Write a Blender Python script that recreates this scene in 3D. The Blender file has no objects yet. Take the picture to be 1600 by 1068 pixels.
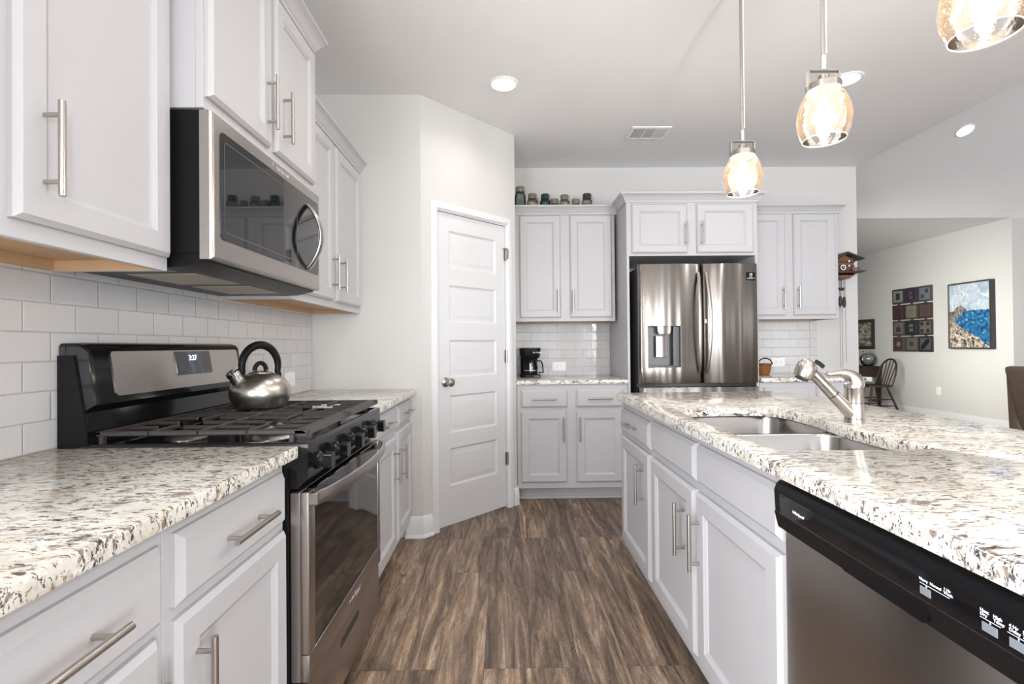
import bpy, bmesh, math, random
from mathutils import Matrix, Vector
random.seed(7)
SC = bpy.context.scene
COL = SC.collection
PI = math.pi

# ------------------------------------------------------------------ camera
CAM_F, CAM_H, YAW, ROLL, PITCH = 775.0, 1.170, .0138, .0090, .0078
cam_data = bpy.data.cameras.new('camera')
cam_data.sensor_width = 36.0
cam_data.lens = 36.0 * CAM_F / 1600.0
cam_data.clip_start = .02
cam = bpy.data.objects.new('camera', cam_data)
COL.objects.link(cam)
r0 = Vector((math.cos(YAW), -math.sin(YAW), 0))
f0 = Vector((math.sin(YAW) * math.cos(PITCH), math.cos(YAW) * math.cos(PITCH), math.sin(PITCH)))
u0 = r0.cross(f0)
rr = r0 * math.cos(ROLL) - u0 * math.sin(ROLL)
uu = r0 * math.sin(ROLL) + u0 * math.cos(ROLL)
cm = Matrix((rr, uu, -f0)).transposed().to_4x4()
cm.translation = (0, 0, CAM_H)
cam.matrix_world = cm
SC.camera = cam

# ------------------------------------------------------------------ world, exposure
SC.view_settings.view_transform = 'Standard'
SC.view_settings.look = 'None'
SC.view_settings.exposure = 0.25
SC.view_settings.gamma = 1.0
SC.view_settings.use_curve_mapping = False
world = bpy.data.worlds.new('sky_light')
SC.world = world
world.use_nodes = True
world.node_tree.nodes['Background'].inputs[0].default_value = (.85, .92, 1, 1)
world.node_tree.nodes['Background'].inputs[1].default_value = 1.0

def area_light(name, loc, target, sx, sy, power, col=(1, 1, 1), shape='RECTANGLE', spread=PI):
    d = bpy.data.lights.new(name, 'AREA')
    d.shape = shape; d.size = sx
    if shape in ('RECTANGLE', 'ELLIPSE'): d.size_y = sy
    d.energy = power; d.color = col; d.spread = spread
    o = bpy.data.objects.new(name, d); COL.objects.link(o)
    o.location = loc
    o.rotation_euler = (Vector(target) - Vector(loc)).to_track_quat('-Z', 'Y').to_euler()
    return o
# added fill lamps standing in for daylight; their windows and doors are unseen guesses
area_light('daylight_kitchen_window', (.35, -3.93, 1.45), (.35, 0, 1.45), 2.2, 1.7, 16, (.90, .95, 1))
area_light('daylight_sidelight', (2.55, -3.93, 1.35), (2.55, 0, 1.35), .34, 1.9, 122, (.92, .96, 1))  # narrow lamps added for fridge streaks and light on the left fronts
area_light('daylight_sidelight', (3.45, -3.93, 1.35), (3.45, 0, 1.35), .26, 1.9, 100, (.92, .96, 1))
area_light('daylight_living_window', (6.85, -3.93, 1.6), (6.0, 0, 1.6), 1.6, 2.0, 18, (.95, 1, .97))
area_light('daylight_terrace_door', (-1.12, -1.30, 1.05), (.63, -.7, .7), 1.8, 1.95, 160, (.93, .96, 1))  # added at an unseen side opening to brighten the island fronts
area_light('daylight_hall_window', (3.16, 5.55, 1.5), (6.6, 6.9, 1.2), 1.2, 1.6, 27, (1, .99, .92), 'RECTANGLE', 1.25)  # added behind the kitchen end wall to brighten the dining wall
area_light('daylight_patio_door', (7.93, 2.2, 1.5), (5, 2.2, 1.5), 2.4, 2.2, 9, (.97, 1, .97))
CAN_POWER = 2.2
PENDANT_EMIT = 240

# ------------------------------------------------------------------ materials
def mat(name):
    m = bpy.data.materials.new(name); m.use_nodes = True
    nt = m.node_tree
    return m, nt, nt.nodes['Principled BSDF']
def nd(nt, typ, **kw):
    n = nt.nodes.new(typ)
    for k, v in kw.items():
        if k.startswith('i_'):
            key = k[2:]
            n.inputs[int(key) if key.isdigit() else key.replace('_', ' ')].default_value = v
        else: setattr(n, k, v)
    return n
def ramp(nt, stops, interp='LINEAR'):
    n = nt.nodes.new('ShaderNodeValToRGB'); cr = n.color_ramp; cr.interpolation = interp
    while len(cr.elements) > 1: cr.elements.remove(cr.elements[-1])
    cr.elements[0].position = stops[0][0]; cr.elements[0].color = (*stops[0][1], 1)
    for p, c in stops[1:]:
        e = cr.elements.new(p); e.color = (*c, 1)
    return n
def coords(nt, scale=(1, 1, 1), kind='Object', rot=(0, 0, 0)):
    tc = nt.nodes.new('ShaderNodeTexCoord'); mp = nt.nodes.new('ShaderNodeMapping')
    mp.inputs['Scale'].default_value = scale; mp.inputs['Rotation'].default_value = rot
    nt.links.new(tc.outputs[kind], mp.inputs[0])
    return mp.outputs[0]
def mixc(nt, fac, a, b, blend='MIX'):
    n = nt.nodes.new('ShaderNodeMix'); n.data_type = 'RGBA'; n.blend_type = blend
    for sock, v in ((n.inputs[0], fac), (n.inputs[6], a), (n.inputs[7], b)):
        if isinstance(v, bpy.types.NodeSocket): nt.links.new(v, sock)
        elif isinstance(v, (int, float)): sock.default_value = v
        else: sock.default_value = (*v, 1)
    return n.outputs[2]
def bump(nt, bsdf, h, strength=.2, dist=.01):
    b = nd(nt, 'ShaderNodeBump', i_Strength=strength, i_Distance=dist)
    nt.links.new(h, b.inputs['Height']); nt.links.new(b.outputs[0], bsdf.inputs['Normal'])

def paint(name, col, rough=.45, var=.03, scale=9, bumpy=0, bscale=160, spec=.5):
    m, nt, b = mat(name)
    n = nd(nt, 'ShaderNodeTexNoise', i_Scale=scale, i_Detail=3.0)
    nt.links.new(coords(nt), n.inputs['Vector'])
    c2 = tuple(max(0, c * (1 - var)) for c in col)
    nt.links.new(mixc(nt, n.outputs[0], c2, col), b.inputs['Base Color'])
    b.inputs['Roughness'].default_value = rough
    b.inputs['Specular IOR Level'].default_value = spec
    if bumpy:
        n2 = nd(nt, 'ShaderNodeTexNoise', i_Scale=bscale, i_Detail=2.0)
        nt.links.new(coords(nt), n2.inputs['Vector'])
        bump(nt, b, n2.outputs[0], bumpy, .004)
    return m
def metal(name, col, rough=.25, streak=(3, 3, 120), amount=.12, wav=0, wscale=(7, 7, .35), aniso=0):
    m, nt, b = mat(name)
    b.inputs['Metallic'].default_value = 1.0
    n = nd(nt, 'ShaderNodeTexNoise', i_Scale=1.0, i_Detail=4.0)
    nt.links.new(coords(nt, streak), n.inputs['Vector'])
    c2 = tuple(c * (1 - amount) for c in col)
    nt.links.new(mixc(nt, n.outputs[0], c2, col), b.inputs['Base Color'])
    b.inputs['Roughness'].default_value = rough
    if aniso:
        tg = nd(nt, 'ShaderNodeTangent', direction_type='RADIAL', axis='Z'); nt.links.new(tg.outputs[0], b.inputs['Tangent'])
        b.inputs['Anisotropic'].default_value = aniso
        b.inputs['Anisotropic Rotation'].default_value = .25
    if wav:
        n2 = nd(nt, 'ShaderNodeTexNoise', i_Scale=1.0, i_Detail=1.0)
        nt.links.new(coords(nt, wscale), n2.inputs['Vector'])
        bump(nt, b, n2.outputs[0], 1.0, wav)
    return m
def emit(name, col, strength):
    m, nt, b = mat(name)
    b.inputs['Base Color'].default_value = (*col, 1)
    b.inputs['Emission Color'].default_value = (*col, 1)
    b.inputs['Emission Strength'].default_value = strength
    return m

M = {}
M['wall'] = paint('wall_paint', (.605, .595, .580), .75, .02, 4, .03, 220)
M['ceiling'] = paint('ceiling_paint', (.83, .83, .84), .9, .03, 5, .25, 140)
M['wall_tan'] = paint('rear_wall_paint', (.40, .37, .34), .75, .03, 4)  # unseen wall, toned darker to dim its reflection in the fridge
M['trim'] = paint('trim_paint', (.72, .72, .735), .35, .015)
M['door'] = paint('door_paint', (.66, .66, .675), .35, .015)
M['cabinet'] = paint('cabinet_paint', (.505, .498, .515), .46, .03, 12, .02, 300, .4)
M['cabinet_under'] = paint('cabinet_raw_underside', (.62, .40, .22), .6, .25, 14)
M['white_plastic'] = paint('white_plastic', (.85, .85, .85), .3, .01)
M['dark_slot'] = paint('dark_slot', (.03, .03, .03), .5, .1)
M['black'] = paint('black_enamel', (.006, .006, .007), .14, .1, 20, spec=.38)
M['black_matte'] = paint('black_matte_plastic', (.007, .007, .008), .34, .15, 30, spec=.16)
M['iron'] = paint('cast_iron', (.045, .037, .034), .5, .4, 40, .15, 260)
M['steel'] = metal('stainless_steel', (.44, .41, .385), .30, (3, 3, 3), .03)
M['steel_fridge'] = metal('stainless_fridge', (.29, .264, .245), .30, (4, 4, 9), .03, .013, (9, .5, .10), .88)
M['steel_dishwasher'] = metal('stainless_dishwasher', (.43, .40, .375), .3, (5, 5, 5), .05)
M['steel_sink'] = metal('stainless_sink', (.40, .39, .38), .27, (6, 6, 6), .04)
M['nickel'] = metal('brushed_nickel', (.50, .47, .43), .30, (9, 9, 9), .05)
M['nickel_dark'] = metal('brushed_nickel_faucet', (.47, .43, .385), .28, (9, 9, 9), .05)
M['chrome'] = metal('polished_chrome', (.86, .86, .87), .10, (9, 9, 9), .03)
M['brass_dark'] = metal('aged_brass', (.55, .38, .18), .35, (20, 20, 20), .2)
M['grey_plastic'] = paint('grey_plastic', (.085, .085, .092), .35, .1)
M['fridge_side'] = paint('fridge_side_grey', (.03, .03, .033), .4, .1)
M['dark_wood'] = paint('dark_walnut', (.045, .020, .014), .35, .5, 18)
M['red_wood'] = paint('carved_wood', (.20, .075, .03), .45, .5, 40)
M['dark_roof'] = paint('stained_roof_wood', (.035, .022, .018), .5, .4, 50)
M['upholstery'] = paint('tan_upholstery', (.25, .185, .13), .9, .25, 60, .3, 400)
M['white_print'] = emit('white_print', (.8, .82, .85), .25)  # print given a faint glow of its own
M['grey_print'] = paint('grey_print', (.19, .215, .24), .4, .05)
M['lens'] = emit('lamp_lens', (1, .98, .95), 9)
M['bulb'] = emit('glowing_bulb', (1, .88, .74), PENDANT_EMIT)
M['display'] = emit('blue_display', (.45, .65, 1.0), 3.0)
M['silver_logo'] = metal('silver_logo', (.85, .85, .86), .2, (5, 5, 5), .02)
M['gasket'] = paint('rubber_gasket', (.02, .02, .02), .6, .1)
M['filter'] = paint('grease_filter', (.55, .50, .40), .5, .5, 400)

def glossy_black(name, col=(.006, .006, .008), rough=.04):
    m, nt, b = mat(name)
    n = nd(nt, 'ShaderNodeTexNoise', i_Scale=30.0)
    nt.links.new(coords(nt), n.inputs['Vector'])
    nt.links.new(mixc(nt, n.outputs[0], tuple(c * .8 for c in col), col), b.inputs['Base Color'])
    b.inputs['Roughness'].default_value = rough
    b.inputs['IOR'].default_value = 1.75
    return m
M['black_glass'] = glossy_black('black_glass')
M['oven_glass'] = glossy_black('oven_glass', (.004, .004, .004), .05)
M['oven_glass'].node_tree.nodes['Principled BSDF'].inputs['IOR'].default_value = 1.85
M['microwave_glass'] = glossy_black('microwave_glass', (.012, .012, .013), .03)
M['microwave_glass'].node_tree.nodes['Principled BSDF'].inputs['IOR'].default_value = 1.6

def thin_glass(name, tint, seed=0, gloss=.12, alpha_tint=1.0):
    m, nt, b = mat(name)
    nt.nodes.remove(b)
    out = nt.nodes['Material Output']
    tr = nd(nt, 'ShaderNodeBsdfTransparent'); tr.inputs[0].default_value = (*tint, 1)
    gl = nd(nt, 'ShaderNodeBsdfGlossy', i_Roughness=.04); gl.inputs[0].default_value = (1, 1, 1, 1)
    fr = nd(nt, 'ShaderNodeFresnel', i_IOR=1.45)
    mx = nd(nt, 'ShaderNodeMixShader')
    add = nd(nt, 'ShaderNodeMath', operation='ADD'); add.inputs[1].default_value = gloss * .15
    nt.links.new(fr.outputs[0], add.inputs[0])
    nt.links.new(add.outputs[0], mx.inputs[0]); nt.links.new(tr.outputs[0], mx.inputs[1]); nt.links.new(gl.outputs[0], mx.inputs[2])
    last = mx.outputs[0]
    if seed:
        vo = nd(nt, 'ShaderNodeTexVoronoi', i_Scale=120.0)
        nt.links.new(coords(nt), vo.inputs['Vector'])
        rp = ramp(nt, [(0, (1, 1, 1)), (.16, (1, 1, 1)), (.26, (0, 0, 0))])
        nt.links.new(vo.outputs['Distance'], rp.inputs[0])
        df = nd(nt, 'ShaderNodeBsdfTranslucent'); df.inputs[0].default_value = (1, .76, .54, 1)
        ml = nd(nt, 'ShaderNodeMath', operation='MULTIPLY_ADD'); ml.inputs[1].default_value = .06; ml.inputs[2].default_value = .014
        nt.links.new(rp.outputs[0], ml.inputs[0])
        mx2 = nd(nt, 'ShaderNodeMixShader')
        nt.links.new(ml.outputs[0], mx2.inputs[0]); nt.links.new(last, mx2.inputs[1]); nt.links.new(df.outputs[0], mx2.inputs[2])
        n = nd(nt, 'ShaderNodeTexNoise', i_Scale=90.0); nt.links.new(coords(nt), n.inputs['Vector'])
        bp = nd(nt, 'ShaderNodeBump', i_Strength=.12, i_Distance=.006); nt.links.new(n.outputs[0], bp.inputs['Height']); nt.links.new(bp.outputs[0], gl.inputs['Normal'])
        last = mx2.outputs[0]
    nt.links.new(last, out.inputs[0])
    return m
M['shade_glass'] = thin_glass('seeded_amber_glass', (1, .985, .96), 1)
M['clear_glass'] = thin_glass('clear_glass', (.90, .92, .90))
M['teal_glass'] = thin_glass('teal_glass', (.22, .50, .48))
M['green_glass'] = thin_glass('pale_green_glass', (.62, .72, .66))
M['carafe_glass'] = thin_glass('carafe_glass', (.25, .25, .25))

def granite():
    m, nt, b = mat('speckled_granite')
    v = coords(nt)
    base = nd(nt, 'ShaderNodeTexNoise', i_Scale=7.0, i_Detail=5.0, i_Roughness=.65)
    nt.links.new(v, base.inputs['Vector'])
    rb = ramp(nt, [(.30, (.55, .49, .40)), (.42, (.68, .645, .57)), (.52, (.745, .735, .675)), (.75, (.80, .79, .75))])
    nt.links.new(base.outputs[0], rb.inputs[0])
    c = rb.outputs[0]
    clump = nd(nt, 'ShaderNodeTexNoise', i_Scale=11.0, i_Detail=2.0)
    nt.links.new(coords(nt, (.7, 1.3, 1)), clump.inputs['Vector'])
    def fleck(scale, lo, hi, col, stretch, det=4.0, rot=.35, seed=0, dis=0.):
        mp = coords(nt, stretch, rot=(0, 0, rot))
        ad = nd(nt, 'ShaderNodeVectorMath', operation='ADD'); ad.inputs[1].default_value = (seed, seed * 1.7, seed * .6)
        nt.links.new(mp, ad.inputs[0])
        n = nd(nt, 'ShaderNodeTexNoise', i_Scale=scale, i_Detail=det, i_Roughness=.6, i_Distortion=dis)
        nt.links.new(ad.outputs[0], n.inputs['Vector'])
        r = ramp(nt, [(lo, (0, 0, 0)), (hi, (1, 1, 1))])
        cl = nd(nt, 'ShaderNodeMath', operation='MULTIPLY_ADD'); cl.inputs[1].default_value = .16; cl.inputs[2].default_value = -.08
        nt.links.new(clump.outputs[0], cl.inputs[0])
        sm = nd(nt, 'ShaderNodeMath', operation='ADD'); nt.links.new(n.outputs[0], sm.inputs[0]); nt.links.new(cl.outputs[0], sm.inputs[1])
        nt.links.new(sm.outputs[0], r.inputs[0])
        nonlocal c
        c = mixc(nt, r.outputs[0], c, col)
    fleck(34, .53, .62, (.52, .49, .44), (.7, 1.4, 1), seed=3)
    fleck(52, .575, .62, (.29, .215, .175), (.6, 1.5, 1), rot=.15, seed=9, dis=.5)
    fleck(66, .585, .618, (.12, .095, .095), (.55, 1.6, 1), rot=.15, seed=15, dis=.7)
    fleck(84, .605, .632, (.045, .038, .04), (.55, 1.7, 1), rot=.2, seed=23, dis=.6)
    fleck(60, .60, .66, (.84, .83, .80), (.7, 1.4, 1), rot=.1, seed=31)
    nt.links.new(c, b.inputs['Base Color'])
    b.inputs['Roughness'].default_value = .13
    b.inputs['Specular IOR Level'].default_value = .5
    return m
M['granite'] = granite()

def tiles(name, axis, z0=.9105):
    """3 x 6 inch glazed subway tile, running bond; axis = the world axis the rows run along"""
    m, nt, b = mat(name)
    tc = nd(nt, 'ShaderNodeTexCoord'); sp = nd(nt, 'ShaderNodeSeparateXYZ'); cb = nd(nt, 'ShaderNodeCombineXYZ')
    nt.links.new(tc.outputs['Object'], sp.inputs[0])
    off = nd(nt, 'ShaderNodeMath', operation='SUBTRACT'); off.inputs[1].default_value = z0
    nt.links.new(sp.outputs[2], off.inputs[0])
    sh = nd(nt, 'ShaderNodeMath', operation='ADD'); sh.inputs[1].default_value = {'x': .0025, 'y': .055}[axis]
    nt.links.new(sp.outputs['xyz'.index(axis)], sh.inputs[0])
    nt.links.new(sh.outputs[0], cb.inputs[0]); nt.links.new(off.outputs[0], cb.inputs[1])
    def brick(mortar, smooth, c1, c2, cm):
        k = nd(nt, 'ShaderNodeTexBrick', offset=.5, offset_frequency=2)
        k.inputs['Color1'].default_value = (*c1, 1); k.inputs['Color2'].default_value = (*c2, 1); k.inputs['Mortar'].default_value = (*cm, 1)
        k.inputs['Scale'].default_value = 1.0; k.inputs['Mortar Size'].default_value = mortar; k.inputs['Mortar Smooth'].default_value = smooth
        k.inputs['Brick Width'].default_value = .152; k.inputs['Row Height'].default_value = .0762
        nt.links.new(cb.outputs[0], k.inputs['Vector'])
        return k
    k = brick(.0011, .1, (.60, .59, .595), (.565, .555, .56), (.40, .37, .35))
    nt.links.new(k.outputs['Color'], b.inputs['Base Color'])
    b.inputs['Roughness'].default_value = .09
    k2 = brick(.004, 1.0, (1, 1, 1), (1, 1, 1), (0, 0, 0))
    inv = nd(nt, 'ShaderNodeMath', operation='SUBTRACT'); inv.inputs[0].default_value = 1.0
    nt.links.new(k2.outputs['Fac'], inv.inputs[1])
    n = nd(nt, 'ShaderNodeTexNoise', i_Scale=14.0, i_Detail=1.0); nt.links.new(tc.outputs['Object'], n.inputs['Vector'])
    s = nd(nt, 'ShaderNodeMath', operation='MULTIPLY_ADD'); s.inputs[1].default_value = .6
    nt.links.new(n.outputs[0], s.inputs[0]); nt.links.new(inv.outputs[0], s.inputs[2])
    bump(nt, b, s.outputs[0], .5, .003)
    return m
M['tile_x'] = tiles('subway_tile_along_back', 'x', .9045)
M['tile_y'] = tiles('subway_tile_along_side', 'y', .9115)

def planks():
    m, nt, b = mat('oak_look_planks')
    tc = nd(nt, 'ShaderNodeTexCoord'); sp = nd(nt, 'ShaderNodeSeparateXYZ'); cb = nd(nt, 'ShaderNodeCombineXYZ')
    nt.links.new(tc.outputs['Object'], sp.inputs[0])
    sh = nd(nt, 'ShaderNodeMath', operation='ADD'); sh.inputs[1].default_value = .62 + 20
    nt.links.new(sp.outputs[0], sh.inputs[0])
    sy = nd(nt, 'ShaderNodeMath', operation='ADD'); sy.inputs[1].default_value = 20.15
    nt.links.new(sp.outputs[1], sy.inputs[0])
    nt.links.new(sy.outputs[0], cb.inputs[0]); nt.links.new(sh.outputs[0], cb.inputs[1])
    k = nd(nt, 'ShaderNodeTexBrick', offset=.37, offset_frequency=3)
    k.inputs['Color1'].default_value = (0, 0, 0, 1); k.inputs['Color2'].default_value = (1, 1, 1, 1); k.inputs['Mortar'].default_value = (.5, .5, .5, 1)
    k.inputs['Scale'].default_value = 1.0; k.inputs['Mortar Size'].default_value = .0009; k.inputs['Mortar Smooth'].default_value = .2
    k.inputs['Brick Width'].default_value = 1.22; k.inputs['Row Height'].default_value = .174
    nt.links.new(cb.outputs[0], k.inputs['Vector'])
    shift = nd(nt, 'ShaderNodeVectorMath', operation='SCALE'); shift.inputs['Scale'].default_value = 37.0
    nt.links.new(k.outputs['Color'], shift.inputs[0])
    def grain(sc, scale, det, dist=0., rough=.6):
        mp = nd(nt, 'ShaderNodeMapping'); mp.inputs['Scale'].default_value = sc
        ad = nd(nt, 'ShaderNodeVectorMath', operation='ADD')
        nt.links.new(tc.outputs['Object'], mp.inputs[0]); nt.links.new(mp.outputs[0], ad.inputs[0]); nt.links.new(shift.outputs[0], ad.inputs[1])
        n = nd(nt, 'ShaderNodeTexNoise', i_Scale=scale, i_Detail=det, i_Distortion=dist, i_Roughness=rough)
        nt.links.new(ad.outputs[0], n.inputs['Vector'])
        return n.outputs[0]
    g1 = grain((8, .75, 1), 1.7, 8, 1.6, .68)
    r1 = ramp(nt, [(.30, (.052, .039, .031)), (.42, (.137, .096, .072)), (.50, (.215, .150, .108)), (.57, (.295, .212, .153)), (.68, (.50, .38, .28))])
    nt.links.new(g1, r1.inputs[0])
    tone = ramp(nt, [(0, (.62, .63, .66)), (.5, (1, .98, .95)), (1, (1.3, 1.27, 1.2))])
    nt.links.new(k.outputs['Color'], tone.inputs[0])
    c = mixc(nt, 1.0, r1.outputs[0], tone.outputs[0], 'MULTIPLY')
    g2 = grain((70, 6, 1), 1.5, 8, .4, .78)
    r2 = ramp(nt, [(.36, (.42, .40, .38)), (.50, (1, 1, 1)), (.68, (1.45, 1.4, 1.32))])
    nt.links.new(g2, r2.inputs[0])
    c = mixc(nt, .75, c, r2.outputs[0], 'MULTIPLY')
    g4 = grain((260, 60, 1), 1.0, 3, 0, .7)
    r4 = ramp(nt, [(.35, (.72, .72, .72)), (.52, (1, 1, 1)), (.68, (1.35, 1.33, 1.3))]); nt.links.new(g4, r4.inputs[0])
    c = mixc(nt, .8, c, r4.outputs[0], 'MULTIPLY')
    g3 = grain((6, 1.1, 1), 1.9, 3, 2.2)
    r3 = ramp(nt, [(.62, (0, 0, 0)), (.72, (1, 1, 1))])
    nt.links.new(g3, r3.inputs[0])
    f3 = nd(nt, 'ShaderNodeMath', operation='MULTIPLY'); f3.inputs[1].default_value = .6
    nt.links.new(r3.outputs[0], f3.inputs[0])
    c = mixc(nt, f3.outputs[0], c, (.05, .038, .031))
    fac = nd(nt, 'ShaderNodeMath', operation='MULTIPLY'); fac.inputs[1].default_value = .75
    nt.links.new(k.outputs['Fac'], fac.inputs[0])
    c = mixc(nt, fac.outputs[0], c, (.02, .014, .01))
    nt.links.new(c, b.inputs['Base Color'])
    b.inputs['Roughness'].default_value = .42
    bump(nt, b, g2, .15, .002)
    return m
M['floor'] = planks()

# ------------------------------------------------------------------ mesh helpers
def box(bm, x0, x1, y0, y1, z0, z1, bev=0, seg=2):
    mtx = Matrix.Translation(((x0 + x1) / 2, (y0 + y1) / 2, (z0 + z1) / 2)) @ Matrix.Diagonal((abs(x1 - x0), abs(y1 - y0), abs(z1 - z0), 1))
    vs = bmesh.ops.create_cube(bm, size=1, matrix=mtx)['verts']
    if bev:
        es = {e for v in vs for e in v.link_edges}
        bmesh.ops.bevel(bm, geom=list(es), offset=bev, segments=seg, profile=.5, affect='EDGES')
def loft(bm, loops, cap0=True, cap1=True, closed=True):
    rows = [[bm.verts.new(p) for p in lp] for lp in loops]
    n = len(rows[0])
    for a, b in zip(rows, rows[1:]):
        for i in range(n if closed else n - 1):
            j = (i + 1) % n
            bm.faces.new((a[i], a[j], b[j], b[i]))
    if cap0: bm.faces.new(rows[0])
    if cap1: bm.faces.new(rows[-1])
def frame_of(d):
    d = Vector(d).normalized()
    up = Vector((0, 0, 1)) if abs(d.z) < .9 else Vector((1, 0, 0))
    s = d.cross(up).normalized()
    return d, s, s.cross(d).normalized()
def tube(bm, pts, r, seg=10, flat=None, up=None):
    """sweep a round (or flat = (rx, rz)) section along pts; r may be a list"""
    pts = [Vector(p) for p in pts]
    loops = []
    prev = None
    for i, p in enumerate(pts):
        d = (pts[min(i + 1, len(pts) - 1)] - pts[max(i - 1, 0)]).normalized()
        if up is not None:
            s = d.cross(Vector(up)).normalized(); t = s.cross(d)
        elif prev is None:
            _, s, t = frame_of(d)
        else:
            s = (prev - d * prev.dot(d)).normalized(); t = s.cross(d).normalized()
        prev = s
        ri = r[i] if isinstance(r, (list, tuple)) else r
        rx, ry = flat if flat else (ri, ri)
        loops.append([p + s * (rx * math.cos(2 * PI * k / seg)) + t * (ry * math.sin(2 * PI * k / seg)) for k in range(seg)])
    loft(bm, loops)
def cyl(bm, p0, p1, r0, r1=None, seg=20):
    tube(bm, [p0, p1], [r0, r0 if r1 is None else r1], seg)
def lathe(bm, prof, c, seg=32, cap0=True, cap1=True):
    loft(bm, [[(c[0] + r * math.cos(2 * PI * k / seg), c[1] + r * math.sin(2 * PI * k / seg), c[2] + z) for k in range(seg)] for r, z in prof], cap0, cap1)
def prism(bm, poly, axis, a, b):
    """poly in the two other axes (x,y,z order), extruded along axis from a to b"""
    def P(p, t):
        return {'x': (t, p[0], p[1]), 'y': (p[0], t, p[1]), 'z': (p[0], p[1], t)}[axis]
    loft(bm, [[P(p, a) for p in poly], [P(p, b) for p in poly]])
def rrect(x0, x1, y0, y1, r, n=5):
    out = []
    for cx, cy, a0 in ((x1 - r, y1 - r, 0), (x0 + r, y1 - r, PI / 2), (x0 + r, y0 + r, PI), (x1 - r, y0 + r, 1.5 * PI)):
        for k in range(n + 1):
            a = a0 + k * PI / 2 / n
            out.append((cx + r * math.cos(a), cy + r * math.sin(a)))
    return out
def sphere(bm, c, rx, ry=None, rz=None, u=16, v=10):
    ry = ry or rx; rz = rz or rx
    bmesh.ops.create_uvsphere(bm, u_segments=u, v_segments=v, radius=1, matrix=Matrix.Translation(c) @ Matrix.Diagonal((rx, ry, rz, 1)))
def sweep(bm, path, prof, side=1):
    """path: XY points; prof: (out, z) points, closed; mitred at the corners; out lies on the left of the path times side"""
    pts = [Vector(p) for p in path]
    loops = []
    for i, p in enumerate(pts):
        ds = []
        if i > 0: ds.append((pts[i] - pts[i - 1]).normalized())
        if i < len(pts) - 1: ds.append((pts[i + 1] - pts[i]).normalized())
        ns = [Vector((-d.y, d.x)) * side for d in ds]
        if len(ns) == 2:
            m = (ns[0] + ns[1]).normalized(); m = m / max(.2, m.dot(ns[0]))
        else: m = ns[0]
        loops.append([(p.x + m.x * o, p.y + m.y * o, z) for o, z in prof])
    loft(bm, loops)

# ------------------------------------------------------------------ object helpers
def obj(name, bm, m, parent=None, mtx=None, smooth=30):
    if mtx is not None: bmesh.ops.transform(bm, matrix=mtx, verts=bm.verts)
    bmesh.ops.recalc_face_normals(bm, faces=bm.faces)
    me = bpy.data.meshes.new(name)
    org = Vector((0, 0, 0))
    p = parent
    while p is not None: org += p.location; p = p.parent
    if parent is not None: bmesh.ops.translate(bm, vec=-org, verts=bm.verts)
    bm.to_mesh(me); bm.free()
    if smooth:
        me.shade_smooth(); me.set_sharp_from_angle(angle=math.radians(smooth))
    for x in (m if isinstance(m, (list, tuple)) else [m]): me.materials.append(x)
    o = bpy.data.objects.new(name, me); COL.objects.link(o)
    if parent is not None: o.parent = parent
    return o
def thing(name, label, cat, loc=(0, 0, 0), group=None):
    o = bpy.data.objects.new(name, None); COL.objects.link(o); o.location = loc
    o.empty_display_size = .05
    return tag(o, label, cat, group)
def tag(o, label, cat, group=None, kind=None):
    o['label'] = label; o['category'] = cat
    if group: o['group'] = group
    if kind: o['kind'] = kind
    return o
def struct(name, bm, m, parent=None, mtx=None, smooth=30):
    o = obj(name, bm, m, parent, mtx, smooth); o['kind'] = 'structure'
    return o
def B(): return bmesh.new()
def text(name, s, size, mtx, m, parent, align='LEFT', ext=.0003, shear=0., spacing=1.):
    c = bpy.data.curves.new(name, 'FONT'); c.body = s; c.size = size; c.align_x = align; c.extrude = ext; c.shear = shear; c.space_line = spacing
    o = bpy.data.objects.new('text_source', c)
    dg = bpy.context.evaluated_depsgraph_get()
    COL.objects.link(o); dg.update()
    me = bpy.data.meshes.new_from_object(o.evaluated_get(dg))
    bm = B(); bm.from_mesh(me)
    bpy.data.objects.remove(o); bpy.data.curves.remove(c); bpy.data.meshes.remove(me)
    return obj(name, bm, m, parent, mtx, smooth=0)
def axes(origin, xd, yd):
    x = Vector(xd).normalized(); y = Vector(yd).normalized(); z = x.cross(y)
    mm = Matrix((x, y, z)).transposed().to_4x4(); mm.translation = origin
    return mm

XW, YB, ISB = -1.195, 4.346, 1.30           # left wall face, back wall face, island back face
H = 2.731
# local cabinet frames: (a along the wall, d out from it, z)
LEFT = Matrix(((0, 1, 0, XW), (1, 0, 0, 0), (0, 0, 1, 0), (0, 0, 0, 1)))
BACK = Matrix(((1, 0, 0, 0), (0, -1, 0, YB), (0, 0, 1, 0), (0, 0, 0, 1)))
ISLE = Matrix(((0, -1, 0, ISB), (1, 0, 0, 0), (0, 0, 1, 0), (0, 0, 0, 1)))
def xf(Mx, p): return Mx @ Vector(p)

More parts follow.
